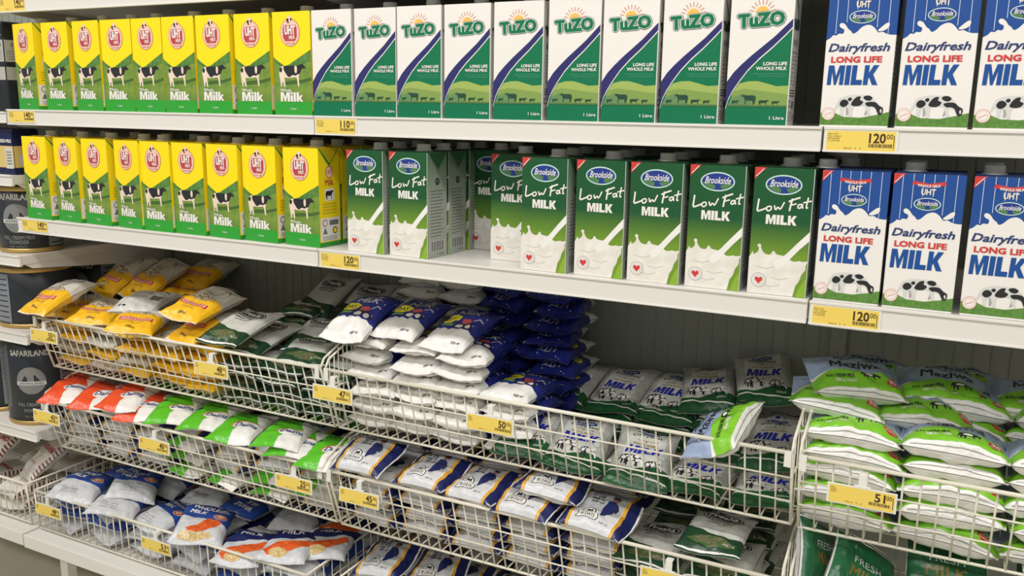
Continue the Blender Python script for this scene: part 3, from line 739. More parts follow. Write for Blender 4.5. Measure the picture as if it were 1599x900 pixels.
# ------------------------------------------------------------------ pouches
NA, NB = 34, 22
class Pouch:
    """a filled film pouch: long axis between the two seals, artwork on the upper side"""
    def __init__(s, W, L, T, seed, sag=.004, portrait=True, lump=1.0):
        s.W, s.L, s.T, s.portrait = W, L, T, portrait
        rr = random.Random(seed); ph = [rr.uniform(0, 6.28) for _ in range(6)]; off = Vector((rr.uniform(0, 50), rr.uniform(0, 50), rr.uniform(0, 50)))
        hf = [rr.uniform(-.5, 1) for _ in range(4)]
        def pt(a, b, side):
            aa = min(1, abs(a) / .93)
            fill = max(0, 1 - aa ** 3.0) ** .6
            cross = max(0, 1 - abs(b) ** 3.6) ** .54
            hw = W / 2 * (1 - .075 * fill)
            X = hw * b * (1.16 - .16 * b * b)
            Y = L / 2 * a * (1 - .03 * (1 - abs(b)) * fill) + .0025 * math.sin(b * 2.2 + ph[4]) * aa ** 3 * (1 if a > 0 else -1)
            Z = side * (T / 2 * fill * cross + .0005)
            n1 = noise.noise(Vector((a * 2.2, b * 1.6, side * 3)) + off)
            n2 = noise.noise(Vector((a * 5.5, b * 4.5, side * 7)) + off)
            Z += side * T * (.16 * n1 + .07 * n2) * lump * min(1, fill * 1.4) * min(1, cross * 1.3)
            Z += side * .0016 * lump * math.sin(b * 13 + ph[0] + 2 * a) * (aa ** 2) * (fill ** .5) * cross
            e = aa ** 4
            Z += (.0035 * math.sin(b * 3.1 + ph[1 if a > 0 else 2]) + .0004 * math.sin(b * 17 + ph[3])) * e
            Z -= sag * a * a * (hf[0 if a > 0 else 1] + .6)
            return Vector((X, Y, Z)) if portrait else Vector((Y, X, Z))
        s.pt = pt
        s.top = [[pt(-1 + 2 * i / NA, -1 + 2 * j / NB, 1) for j in range(NB + 1)] for i in range(NA + 1)]
        s.bot = [[pt(-1 + 2 * i / NA, -1 + 2 * j / NB, -1) for j in range(NB + 1)] for i in range(NA + 1)]
        def normals(g, sg):
            out = []
            for i in range(NA + 1):
                row = []
                for j in range(NB + 1):
                    da = g[min(i + 1, NA)][j] - g[max(i - 1, 0)][j]; db = g[i][min(j + 1, NB)] - g[i][max(j - 1, 0)]
                    n = (db.cross(da) if portrait else da.cross(db)) * sg
                    row.append(n.normalized() if n.length > 1e-12 else Vector((0, 0, sg)))
                out.append(row)
            return out
        s.tn = normals(s.top, 1); s.bn = normals(s.bot, -1)
    def at(s, x, y):
        """page mm -> (position, normal) on the upper film"""
        if s.portrait: a, b = y / 1000 / (s.L / 2), x / 1000 / (s.W / 2)
        else: a, b = x / 1000 / (s.L / 2), y / 1000 / (s.W / 2)
        u = min(max((a + 1) / 2 * NA, 0), NA); v = min(max((b + 1) / 2 * NB, 0), NB)
        i = min(int(u), NA - 1); j = min(int(v), NB - 1); fu, fv = u - i, v - j
        def bl(g): return (g[i][j] * (1 - fu) * (1 - fv) + g[i + 1][j] * fu * (1 - fv) + g[i][j + 1] * (1 - fu) * fv + g[i + 1][j + 1] * fu * fv)
        return bl(s.top), bl(s.tn).normalized()
    def mesh(s, name, base, cutpage, back=None):
        vs, fs, mi, nr = [], [], [], []
        for g, nn, fl in ((s.top, s.tn, 0), (s.bot, s.bn, 1)):
            o = len(vs)
            for i in range(NA + 1):
                for j in range(NB + 1): vs.append(g[i][j]); nr.append(nn[i][j])
            for i in range(NA):
                for j in range(NB):
                    q = [o + i * (NB + 1) + j, o + i * (NB + 1) + j + 1, o + (i + 1) * (NB + 1) + j + 1, o + (i + 1) * (NB + 1) + j]
                    if bool(fl) == s.portrait: q.reverse()
                    fs.append(q); mi.append(1 if (fl and back and -1 + 2 * (i + .5) / NA > back[1]) else 0)
        mats = [base] + ([back[0]] if back else [])
        if cutpage:
            cv, cf, cm = cutpage; o = len(vs)
            ids = []
            for m in cm:
                if m not in mats: mats.append(m)
                ids.append(mats.index(m))
            for x, y, h in cv:
                p, n = s.at(x, y); vs.append(p + n * (.0002 + .00016 * h)); nr.append(n)
            for idx, m in cf: fs.append([o + i for i in idx]); mi.append(ids[m])
        me = bpy.data.meshes.new(name); me.from_pydata(vs, [], fs)
        for m in mats: me.materials.append(m)
        me.polygons.foreach_set('material_index', mi)
        me.polygons.foreach_set('use_smooth', [True] * len(fs))
        me.update()
        me.normals_split_custom_set_from_vertices(nr)
        return me

def grid_mm(W, L, portrait):
    ga = [(-1 + 2 * i / NA) * L * 500 for i in range(NA + 1)]; gb = [(-1 + 2 * j / NB) * W * 500 for j in range(NB + 1)]
    return (gb, ga) if portrait else (ga, gb)

F_W = film('white', (236, 233, 228)); F_SIL = film('silver', (196, 196, 192)); F_INK = film('ink', (44, 44, 48)); F_RED = film('red', (196, 58, 60))
F_NAVY = film('navy', (30, 38, 92)); F_GOLD = film('gold', (222, 168, 66)); F_LIME = film('lime', (130, 198, 50)); F_GREY = film('grey', (150, 150, 146))
F_BLUE = film('blue', (38, 48, 128)); F_DG = film('dark_green', (30, 84, 46)); F_CREAM = film('cream', (232, 222, 196)); F_BROWN = film('brown', (126, 100, 66))

def wave(x0, x1, y, amp, n=14, ph=0, k=1.0): return [(x0 + (x1 - x0) * i / n, y + amp * math.sin(ph + k * PI * i / n)) for i in range(n + 1)]

def pg_yellow():      # silver-white top, yellow foot, red banner
    p = Page(); y_ = film('yolk', (248, 190, 34))
    p.rect(-60, -20, 60, 86, film('soft_silver', (206, 202, 192)), 0)
    p.poly([(-60, -86), (60, -86), (60, -6)] + wave(60, -60, -2, 8, ph=.4, k=1.4), y_, 1)
    p.rect(-60, -86, 60, -79, F_W, 2)
    p.poly([(-30, 10), (-10, 20), (12, 16), (32, 6), (20, -6), (-4, -9), (-26, -6)], film('cow_photo', (120, 98, 66), mottle=(160, (226, 214, 190))), 2)
    p.poly(wave(-38, 38, -22, -5, k=1) + wave(38, -38, -35, -5, k=1), F_RED, 2)
    p.poly(wave(-33, 33, -24, -5, k=1) + wave(33, -33, -33, -5, k=1), film('pink', (240, 190, 176)), 3)
    for k in range(12): p.rect(-30 + 5.1 * k, -35.5 + .12 * (k - 5.5) ** 2, -27 + 5.1 * k, -30 + .12 * (k - 5.5) ** 2, F_RED, 4)
    p.text('LONG LIFE', -16, -51, 16, -46, F_BROWN, 2, bold=.01)
    p.text('500ml', -9, -68, 9, -62, F_INK, 2, bold=.02)
    for k in range(3): p.text('FRESH MILK', -22, 58 - 10 * k, 24, 64 - 10 * k, F_GREY, 2)
    p.line([(14, 66), (26, 58), (34, 44)], 2, F_INK, 3)
    p.text('MILK', -16, 24, 12, 34, F_GREY, 2, bold=.02, shear=.3)
    return p
def pg_plain():       # back of a pouch: small print on silver film
    p = Page()
    for k in range(7): p.text('FRESH MILK 500ml', -34 + 3 * (k % 2), 34 - 8 * k, 10, 37.5 - 8 * k, F_GREY, 2)
    for x, y in ((-30, -62), (-18, -64), (34, 50), (24, 56)): p.ell(x, y, 4, 3, F_INK, 2, n=10)
    for k in range(18): p.rect(18 + 1.5 * k, -20, 18 + 1.5 * k + (.9 if k % 3 else .5), 4, F_INK, 2)
    return p
def pg_oval():        # white, dark oval name, dark green foot
    p = Page()
    p.poly([(-60, -86), (60, -86), (60, -28)] + wave(60, -60, -26, 12, ph=3.4, k=1.3), film('pine', (30, 66, 42)), 1)
    p.rect(-60, -78, 60, -75, F_W, 2); p.rect(-60, -86, 60, -83, F_W, 2)
    p.ell(2, 38, 36, 17, F_INK, 2); p.ell(2, 38, 33, 14, F_W, 3); p.ell(2, 38, 31, 12.5, F_INK, 4)
    p.text('Fresha', -22, 31, 26, 47, F_W, 5, bold=.02, shear=.2)
    p.text('FRESH MILK', -24, 12, 28, 18, F_INK, 2, bold=.01); p.text('MAZIWA FRESHA', -20, 4, 24, 8.5, F_INK, 2)
    p.text('500 ml', 16, -62, 40, -56, F_W, 2)
    for k in range(9): p.rect(-52, -60 + 13 * k, -48, -54 + 13 * k, F_INK, 3)
    p.poly([(-40, -56), (-8, -40), (20, -44), (44, -62), (0, -70)], film('meadow', (60, 100, 50), mottle=(120, (120, 108, 84))), 2)
    return p
def pg_blue():        # navy blue, yellow blob, white torn foot
    p = Page()
    top = [(-60, -30), (-44, -34), (-36, -28), (-28, -33), (-20, -26), (-12, -30), (-4, -24), (6, -29), (14, -24), (24, -30), (34, -27), (44, -33), (60, -31)]
    p.poly(top + [(60, 86), (-60, 86)], F_BLUE, 1)
    p.text('LITE', -14, 46, 24, 60, F_SIL, 2, bold=.02, shear=.15); p.text('MILK', -24, 28, 26, 43, F_SIL, 2, bold=.03, shear=.15)
    yl = film('lemon', (236, 222, 40))
    p.poly([(-44, 2), (-36, 18), (-18, 24), (-4, 16), (-6, 2), (-18, -8), (-36, -10)], yl, 2)
    p.text('DAY', -36, 0, -12, 13, F_NAVY, 3, bold=.02, rot=.2)
    p.poly([(-40, -14), (-26, -12), (-10, -10), (-12, -16), (-36, -20)], film('leaf', (120, 170, 50)), 2)
    p.poly([(0, 10), (14, 14), (24, 6), (18, -4), (4, -4)], film('rose', (206, 92, 92)), 2)
    p.shape(GRAZE, -10, -28, 40, -4, F_INK, 3); p.shape([(.1, .3), (.3, .9), (.5, .6), (.4, .2)], -10, -28, 40, -4, F_W, 4); p.shape([(.55, .5), (.7, .9), (.85, .5), (.8, .1), (.66, .2)], -10, -28, 40, -4, F_W, 4)
    p.line([(24, 10), (34, 18), (44, 14)], 3, F_SIL, 3)
    for x, y in ((30, 40), (36, -10), (-34, 34), (44, 30), (20, 70), (-20, 72)): p.ell(x, y, 1.4, 1.4, F_W, 2, n=8)
    p.text('500 ml', 14, -66, 34, -61, F_INK, 2, bold=.01); p.text('1/2', -46, -64, -40, -58, F_INK, 2)
    return p
def pg_stripe():      # off-white with pinstripes, blue MILK, cows, green foot
    p = Page()
    p.poly([(-60, -86), (60, -86), (60, -42)] + wave(60, -60, -44, 6, ph=0, k=2), F_DG, 1)
    p.poly(wave(-60, 60, -62, 7, ph=.6, k=1.3) + wave(60, -60, -65, 7, ph=.6 + 1.3 * PI, k=-1.3), F_W, 2)
    for sx in (-1, 1):
        for k in range(6): p.rect(min(sx * (36 + 3.6 * k), sx * (37.4 + 3.6 * k)), -40, max(sx * (36 + 3.6 * k), sx * (37.4 + 3.6 * k)), 80, F_GREY, 2)
    p.ell(0, 60, 19, 8, film('deep_blue', (44, 72, 130)), 2); p.text('Brookside', -13, 57, 13, 63, F_W, 3)
    p.text('DairyBest', -26, 38, 26, 50, F_INK, 2, bold=.01, arc=3)
    p.text('Long Life', -17, 26, 18, 34, film('olive_gold', (150, 122, 50)), 2, shear=.4)
    p.text('PASTEURISED', -21, 17, 21, 23, film('olive_gold', (150, 122, 50)), 2, bold=.02)
    p.block('MILK', -33, -9, 31, 13, film('royal', (40, 44, 160)), 2, shear=.2)
    graze_cow(p, -40, -44, 8, -14, 3, F_W, F_INK); graze_cow(p, 6, -48, 40, -25, 3, F_W, F_INK)
    p.ell(34, -12, 8, 8, F_GREY, 3); p.ell(34, -12, 7, 7, F_SIL, 4); p.text('500ml', 18, -56, 36, -51, F_W, 3)
    return p
def pg_maziwa():      # landscape, blue-grey top, lime hill, white front band
    p = Page(); sky = film('sky', (150, 166, 196))
    p.rect(-76, -6, 76, 60, sky, 1)
    p.poly([(-76, -45)] + [(-76, -18)] + wave(-76, 76, -14, 14, k=1) + [(76, -45)], F_LIME, 2)
    p.text('Kenya Milk', -32, 30, 30, 38, F_INK, 3, bold=.01, shear=.2); p.text('Maziwa', -42, 7, 40, 25, F_INK, 3, bold=.015, shear=.1, heavy=.7)
    p.text('FULL CREAM MILK', -54, -22, -8, -15, F_INK, 4, bold=.015, rot=.1); p.text('500 ml FRESH', -40, -31, -6, -25, F_W, 4, bold=.02)
    p.shape(GRAZE, 2, -20, 36, -3, F_INK, 4); p.shape([(.2, .6), (.3, .85), (.6, .85), (.7, .6)], 2, -20, 36, -3, F_W, 5)
    p.ell(54, -24, 10, 10, F_RED, 4); p.text('90', 48, -24, 60, -17, F_W, 5, bold=.01); p.text('DAYS', 47, -30, 61, -26, F_W, 5)
    p.line([(-60, -51), (0, -50.2), (60, -51)], .7, F_GREY, 2)
    return p
def pg_diag(c, name):       # orange / green with white diagonal and blue name
    p = Page()
    p.poly([(-60, -80), (2, -80), (-2, -44), (6, -26), (24, -12), (40, -6), (30, 10), (18, 30), (12, 80), (-60, 80)], c, 1)
    p.ell(16, -16, 31, 17, film('coral', (226, 96, 56)), 2, rot=.15); p.ell(18, -18, 30, 16, F_W, 3, rot=.15)
    p.text('Daima', -8, -24, 42, -9, film('name_blue', (58, 74, 130)), 4, bold=.015, shear=.2, heavy=.9, rot=.05)
    p.text('FRESH MILK', -34, 42, 10, 50, film('ink_' + name, (40, 70, 30) if name == 'g' else (150, 40, 24)), 2, bold=.01, rot=-.1)
    p.text('MAZIWA', -34, 28, 4, 36, film('ink_' + name, (40, 70, 30) if name == 'g' else (150, 40, 24)), 2, rot=-.1)
    p.poly([(-52, 14), (-34, 20), (-30, 12), (-48, 4)], F_NAVY, 2)
    return p
def pg_ninety():      # landscape, silver middle, gold strips, navy ends
    p = Page()
    for s_ in (-1, 1):
        X = lambda v: s_ * v
        p.poly([(X(64), 60), (X(43), 60), (X(45), 20), (X(48), -20), (X(45), -60), (X(64), -60)], F_NAVY, 1)
        p.poly([(X(43), 60), (X(38), 60), (X(39), 20), (X(42), -20), (X(39), -60), (X(45), -60), (X(48), -20), (X(45), 20)], F_GOLD, 2)
        p.poly([(X(60), 60), (X(66), 60), (X(66), -60), (X(61), -60), (X(62), -20), (X(60), 20)], F_W, 2)
    p.rect(-39, -12, 39, 60, film('pewter', (176, 177, 180)), 0); p.rect(-39, -60, 39, -12, film('pearl', (214, 214, 216)), 0)
    for k in range(4):
        p.text(('Maziwa', 'Fresh', 'Milk of', '500 ml')[k], -27 + 1.5 * k, 36 - 8 * k, -3 + 1.5 * k, 42 - 8 * k, F_INK, 3, bold=.03)
    p.poly([(9, 24), (20, 25), (29, 18), (26, -6), (9, -22), (6, 0)], F_NAVY, 3); p.ell(19, 32, 6.5, 8, film('skin', (150, 104, 88)), 3, n=14); p.ell(19, 37.5, 8, 4.5, F_INK, 4, n=14)
    p.poly([(27, 20), (33, 10), (30, -2), (27, 2), (28, 10)], F_INK, 3)
    p.ell(-13, -18, 13, 13, F_INK, 3, a0=0, a1=180, n=18); p.ell(-13, -18, 11, 11, F_W, 4, a0=0, a1=180, n=18); p.poly([(-19, -17), (-15, -9), (-12, -13), (-8, -8), (-6, -17)], F_INK, 5)
    p.poly([(-33, -37), (6, -37), (9, -30), (6, -20), (-33, -20), (-30, -28)], F_INK, 5); p.poly([(-31, -36), (4.8, -36), (7.6, -30), (4.8, -21), (-31, -21), (-28, -28)], F_W, 6)
    p.text('90 DAYS', -25, -33, 2, -24, F_INK, 7, bold=.02)
    p.text('500 ml', 14, -40, 30, -36, F_INK, 3)
    return p
def pg_whole(orange=False):       # blue band WHOLE MILK
    p = Page(); bl = film('cobalt', (44, 74, 150))
    p.poly([(-64, 8), (-40, 2), (0, -2), (40, -10), (64, -16), (64, 70), (-64, 70)], bl, 1)
    p.text('WHOLE', -36, 38, 22, 52, F_W, 3, bold=.015, heavy=.7, rot=-.08, shear=.15); p.text('MILK', -38, 18, 0, 32, F_W, 3, bold=.015, heavy=.7, rot=-.08, shear=.15)
    br = film('rust', (196, 84, 44))
    p.ell(34, 12, 17, 12, F_SIL, 3); p.ell(34, 12, 15, 10, br, 4); p.poly([(22, 12), (34, 20), (46, 12), (34, 6)], F_CREAM, 5); p.text('PURE', 27, 9, 41, 15, br, 6, bold=.02)
    if not orange:
        for k in range(3): p.text('FRESH MILK', -30, -40 - 7 * k, 10, -36 - 7 * k, F_GREY, 2)
        return p
    p.poly([(10, 0), (30, -2), (44, -8), (30, -26), (6, -44), (-24, -52), (-30, -42), (-8, -30)], film('flame', (232, 104, 44), mottle=(120, (208, 82, 34))), 2)
    p.poly([(-40, -50), (-10, -48), (22, -44), (30, -60), (-10, -68), (-42, -64)], film('corn', (196, 160, 90), mottle=(200, (226, 206, 160))), 3)
    p.line([(20, 40), (44, 44)], 3, F_W, 3); p.line([(24, 34), (50, 38)], 2.4, F_W, 3)
    return p
def pg_orange_blue():
    p = Page(); 
    p.poly([(-64, -10), (64, 20), (64, 76), (-64, 76)], F_NAVY, 1)
    p.poly([(-50, -44), (-20, -20), (20, -6), (46, 8), (52, -12), (20, -40), (-30, -60)], film('flame', (232, 104, 44), mottle=(120, (208, 82, 34))), 2)
    p.ell(-10, -50, 20, 12, film('corn', (196, 160, 90)), 3); p.text('MILK', -30, 30, 20, 46, F_W, 3, bold=.02, rot=.1)
    return p
def pg_darkgreen():
    p = Page(); p.rect(-60, -72, 60, 70, film('bottle_green', (24, 92, 54)), 1)
    p.poly([(-50, -50), (-20, -30), (10, -48), (40, -30), (50, -60), (0, -70)], film('leafy', (110, 168, 60)), 2)
    p.text('MILK', -28, 0, 28, 18, film('old_gold', (120, 104, 50)), 2, bold=.02); p.text('FRESH', -24, 24, 24, 36, F_SIL, 2)
    p.line([(-60, -66), (60, -66)], 3, F_W, 3); p.line([(-60, 66), (60, 66)], 3, F_W, 3)
    return p
def pg_red_letters():
    p = Page()
    for k in range(14):
        for sx in (-1, 1): p.poly([(sx * 50, -72 + 11 * k), (sx * 60, -76 + 11 * k), (sx * 60, -71 + 11 * k), (sx * 50, -67 + 11 * k)], film('maroon', (120, 54, 44)), 1)
    p.text('SAFARILAND', -46, 6, 46, 22, F_RED, 2, bold=.02, heavy=.6); p.ell(0, -18, 16, 16, film('tan', (214, 190, 170)), 2); p.text('FULL CREAM MILK', -34, -42, 34, -35, F_RED, 2)
    return p

KINDS = {  # W, L, T, portrait, base, page
 'yellow': (.112, .165, .034, True, film('yolk_pale', (226, 190, 96)), pg_yellow),
 'plain': (.112, .165, .034, True, film('foil', (214, 213, 208)), pg_plain),
 'oval': (.112, .165, .026, True, film('milky', (206, 206, 198)), pg_oval),
 'blue': (.108, .165, .034, True, F_W, pg_blue),
 'stripe': (.115, .165, .026, True, film('milky', (206, 206, 198)), pg_stripe),
 'maziwa': (.108, .150, .042, False, F_W, pg_maziwa),
 'orange': (.108, .15, .026, True, F_W, lambda: pg_diag(film('vermilion', (234, 84, 44)), 'o')),
 'green': (.108, .15, .026, True, F_W, lambda: pg_diag(film('grass', (92, 190, 40)), 'g')),
 'ninety': (.115, .128, .03, False, F_W, pg_ninety),
 'whole': (.125, .15, .034, True, film('clear_grey', (206, 207, 210)), pg_whole),
 'whole_orange': (.125, .15, .034, True, film('clear_grey', (206, 207, 210)), lambda: pg_whole(True)),
 'splash': (.12, .145, .03, True, film('clear_grey', (206, 207, 210)), pg_orange_blue),
 'forest': (.125, .145, .03, True, F_SIL, pg_darkgreen),
 'safari': (.12, .165, .036, True, film('bone', (224, 218, 208)), pg_red_letters),
}
BACK = {'blue': (F_BLUE, -.42), 'yellow': (film('soft_silver', (206, 202, 192)), .0)}
_mesh = {}
def pouch_mesh(kind, seed):
    k = (kind, seed)
    if k in _mesh: return _mesh[k]
    W, L, T, po, base, page = KINDS[kind]
    if ('cut', kind) not in _mesh:
        xs, ys = grid_mm(W, L, po); _mesh[('cut', kind)] = page().cut(xs, ys)
    P = Pouch(W, L, T, hash_seed(kind, seed), portrait=po)
    _mesh[k] = P.mesh('pouch_' + kind, base, _mesh[('cut', kind)], BACK.get(kind))
    return _mesh[k]
def hash_seed(k, s): return sum(ord(c) * (i + 3) for i, c in enumerate(k)) * 7 + s * 101
LOOK = {'plain': 'silver milk pouch', 'yellow': 'yellow and silver milk pouch', 'oval': 'white oval-labelled milk pouch', 'blue': 'navy blue milk pouch with white foot', 'stripe': 'pinstriped milk pouch with grazing cows',
        'maziwa': 'bright green milk pouch with white band', 'orange': 'orange and white milk pouch', 'green': 'green and white milk pouch', 'ninety': 'silver milk pouch with navy and gold ends',
        'whole': 'blue and grey whole milk pouch', 'whole_orange': 'blue whole milk pouch with orange splash', 'splash': 'orange and navy milk pouch', 'forest': 'dark green milk pouch', 'safari': 'white bag with red lettering'}
def pouch(kind, seed, loc, rot, label, group):
    o = bpy.data.objects.new('milk_pouch' if kind != 'safari' else 'powder_bag', pouch_mesh(kind, seed)); COL.objects.link(o)
    o.rotation_mode = 'XYZ'
    ya, pi, ro = (R(v) for v in rot)
    m = Matrix.Rotation(ya, 4, 'Z') @ Matrix.Rotation(pi, 4, 'X') @ Matrix.Rotation(ro, 4, 'Y')
    o.rotation_euler = m.to_euler('XYZ'); o.location = loc
    o['label'] = label; o['category'] = 'milk pouch' if kind != 'safari' else 'bag'; o['group'] = group
    return o

# pouches whose faces are seen, one by one
SEEN = [
 ('yellow', 0, -1.977, 0.049, 0.978, -3, 20, -2, 'hanging over the far left corner of its basket', 'yellow pouches in the upper left basket'),
 ('yellow', 1, -2.003, 0.263, 0.992, -10, 30, 4, 'propped up second from left at the back', 'yellow pouches in the upper left basket'),
 ('yellow', 2, -1.870, 0.254, 0.997, -10, 28, 4, 'propped up third from left at the back', 'yellow pouches in the upper left basket'),
 ('yellow', 0, -1.796, 0.363, 1.004, 5, 17, 4, 'shaded, furthest right at the back under the shelf', 'yellow pouches in the upper left basket'),
 ('yellow', 1, -2.030, 0.147, 0.927, 22, 10, -0, 'mostly covered, on the rim at far left', 'yellow pouches in the upper left basket'),
 ('yellow', 2, -1.884, 0.104, 0.937, 22, 8, 5, 'on the rim below the propped ones, second from left', 'yellow pouches in the upper left basket'),
 ('yellow', 0, -1.686, 0.047, 0.950, 28, 4, 7, 'lying across the rim, centre of the front line', 'yellow pouches in the upper left basket'),
 ('plain', 1, -1.750, 0.119, 0.973, 20, 5, 4, 'turned over, lying on the yellow ones', 'yellow pouches in the upper left basket'),
 ('yellow', 2, -1.516, 0.082, 1.001, -2, 12, 8, 'large on top, right of the silver one', 'yellow pouches in the upper left basket'),
 ('yellow', 0, -1.522, 0.094, 0.952, -10, 16, -1, 'below the large top one, beside the green-footed pouch', 'yellow pouches in the upper left basket'),
 ('oval', 1, -1.400, 0.075, 0.967, 0, 13, 2, 'topmost, touching the yellow pouches', 'oval-labelled pouches in the upper left basket'),
 ('oval', 2, -1.391, 0.133, 0.929, -2, 12, 0, 'second, just right of the topmost', 'oval-labelled pouches in the upper left basket'),
 ('oval', 0, -1.259, 0.135, 0.915, 24, 2, 4, 'flat at the rim beside the blue stack', 'oval-labelled pouches in the upper left basket'),
 ('blue', 1, -1.083, 0.094, 1.023, -1, 22, -1, 'top of the first front stack', 'blue pouches in the upper middle basket'),
 ('blue', 2, -0.981, 0.131, 1.023, -3, 15, 0, 'top of the second front stack', 'blue pouches in the upper middle basket'),
 ('blue', 0, -0.863, 0.130, 1.016, -5, 16, -1, 'top of the third front stack', 'blue pouches in the upper middle basket'),
 ('stripe', 1, -0.712, 0.356, 0.870, -5, 20, 4, 'leftmost of the back line by the bare panel', 'pinstriped pouches in the upper middle basket'),
 ('stripe', 2, -0.601, 0.347, 0.867, -5, 22, -1, 'second from left of the back line', 'pinstriped pouches in the upper middle basket'),
 ('stripe', 0, -0.493, 0.347, 0.871, -3, 22, -2, 'third from left of the back line, partly covered', 'pinstriped pouches in the upper middle basket'),
 ('stripe', 1, -0.419, 0.363, 0.900, 13, 16, -10, 'fourth of the back line, turned to face front', 'pinstriped pouches in the upper middle basket'),
 ('stripe', 2, -0.311, 0.367, 0.934, 17, 19, -6, 'highest, at the right end of the back line', 'pinstriped pouches in the upper middle basket'),
 ('stripe', 0, -0.263, 0.243, 0.850, 4, 17, -6, 'front right corner of its basket', 'pinstriped pouches in the upper middle basket'),
 ('stripe', 1, -0.469, 0.110, 0.830, 8, 17, 4, 'behind the wires, right of the basket centre', 'pinstriped pouches in the upper middle basket'),
 ('stripe', 2, -0.596, 0.114, 0.830, 9, 14, 5, 'behind the wires, at the basket centre', 'pinstriped pouches in the upper middle basket'),
 ('stripe', 0, -0.699, 0.117, 0.834, 8, 14, 4, 'behind the wires below the blue stack', 'pinstriped pouches in the upper middle basket'),
 ('maziwa', 1, -0.316, 0.056, 0.927, 77, -26, -16, 'lying loose and tilted on the pinstriped ones', 'bright green pouches in the upper right basket'),
 ('maziwa', 2, -0.127, 0.159, 1.016, 20, 15, 4, 'top of the left stack', 'bright green pouches in the upper right basket'),
 ('maziwa', 0, 0.009, 0.228, 1.000, 9, 17, 6, 'top of the second stack', 'bright green pouches in the upper right basket'),
 ('maziwa', 1, 0.148, 0.267, 0.986, 7, 16, 7, 'top of the third stack, cut by the frame', 'bright green pouches in the upper right basket'),
 ('maziwa', 2, -0.148, 0.137, 0.986, 4, 6, 6, 'second in the left stack, poking out left', 'bright green pouches in the upper right basket'),
 ('maziwa', 0, -0.017, 0.171, 0.976, 7, 8, 4, 'second in the second stack', 'bright green pouches in the upper right basket'),
 ('orange', 1, -1.966, 0.062, 0.736, 22, 10, 4, 'leftmost, at the basket corner', 'orange pouches in the second row'),
 ('orange', 2, -1.862, 0.064, 0.734, 23, 8, 4, 'second from left, half covered', 'orange pouches in the second row'),
 ('orange', 0, -1.757, 0.062, 0.748, 19, 6, 2, 'on top, third from left', 'orange pouches in the second row'),
 ('orange', 1, -1.697, 0.065, 0.733, 16, 7, 2, 'fourth from left beside the green ones', 'orange pouches in the second row'),
 ('green', 2, -1.595, 0.061, 0.744, 24, 6, 4, 'leftmost, beside the orange ones', 'green and white pouches in the second row'),
 ('green', 0, -1.486, 0.063, 0.743, 17, 4, 2, 'second from left', 'green and white pouches in the second row'),
 ('green', 1, -1.393, 0.060, 0.736, 14, 4, 3, 'third from left', 'green and white pouches in the second row'),
 ('green', 2, -1.264, 0.060, 0.744, 17, 0, 4, 'raised, fourth from left', 'green and white pouches in the second row'),
 ('green', 0, -1.229, 0.063, 0.727, 11, 2, 1, 'fifth from left, half covered', 'green and white pouches in the second row'),
 ('green', 1, -1.141, 0.061, 0.726, 9, 5, 0, 'last, against the basket joint', 'green and white pouches in the second row'),
 ('ninety', 2, -1.038, 0.046, 0.743, 0, 17, -1, 'first, bulging over the left basket corner', 'navy-edged pouches in the second row'),
 ('ninety', 0, -0.891, 0.057, 0.733, -3, 11, -3, 'second from left at the rim', 'navy-edged pouches in the second row'),
 ('ninety', 1, -0.777, 0.054, 0.731, -7, 12, -5, 'third from left at the rim', 'navy-edged pouches in the second row'),
 ('ninety', 2, -0.665, 0.045, 0.732, -3, 14, -1, 'fourth from left at the rim', 'navy-edged pouches in the second row'),
 ('ninety', 0, -0.524, 0.042, 0.733, -2, 10, 5, 'rightmost and most tilted at the rim', 'navy-edged pouches in the second row'),
 ('ninety', 1, -0.623, 0.063, 0.764, 2, 5, 4, 'lying on top between fourth and fifth', 'navy-edged pouches in the second row'),
 ('oval', 2, -0.441, 0.113, 0.665, -1, 3, -1, 'left one beside the navy-edged ones', 'dark pouches in the second row'),
 ('oval', 0, -0.309, 0.116, 0.664, 0, 2, 0, 'low at the bottom edge', 'dark pouches in the second row'),
 ('oval', 1, -0.321, 0.090, 0.727, 1, -1, -0, 'leaning high in the shade', 'dark pouches in the second row'),
 ('whole', 2, -1.963, 0.059, 0.469, 24, 4, 7, 'leftmost with white WHOLE lettering', 'whole milk pouches in the bottom basket'),
 ('whole', 0, -1.820, 0.056, 0.453, 28, -4, 9, 'second from left', 'whole milk pouches in the bottom basket'),
 ('whole', 1, -1.836, 0.119, 0.474, 38, 2, 11, 'behind the first two, greyed by shade', 'whole milk pouches in the bottom basket'),
 ('whole_orange', 2, -1.520, 0.047, 0.474, 29, 9, 10, 'largest, tilted up, orange splash below', 'whole milk pouches in the bottom basket'),
 ('splash', 0, -1.386, 0.049, 0.447, 16, 4, -0, 'right of the largest whole milk pouch', 'orange and navy pouches in the bottom basket'),
 ('splash', 1, -1.275, 0.069, 0.470, 19, -1, 0, 'middle, right part of the basket', 'orange and navy pouches in the bottom basket'),
 ('splash', 2, -1.213, 0.127, 0.465, 19, -1, -1, 'last, at the right side wires', 'orange and navy pouches in the bottom basket'),
 ('ninety', 0, -1.051, 0.120, 0.469, 3, 13, -8, 'first at the bottom edge of the picture', 'navy-edged pouches in the bottom basket'),
 ('ninety', 1, -0.926, 0.139, 0.468, 7, 13, -5, 'second at the bottom edge of the picture', 'navy-edged pouches in the bottom basket'),
]
for i, (kind, seed, x, y, z, a, b, c, lb, g) in enumerate(SEEN):
    pouch(kind, seed, (x, y, z), (a, b, c), LOOK[kind] + ', ' + lb, g)

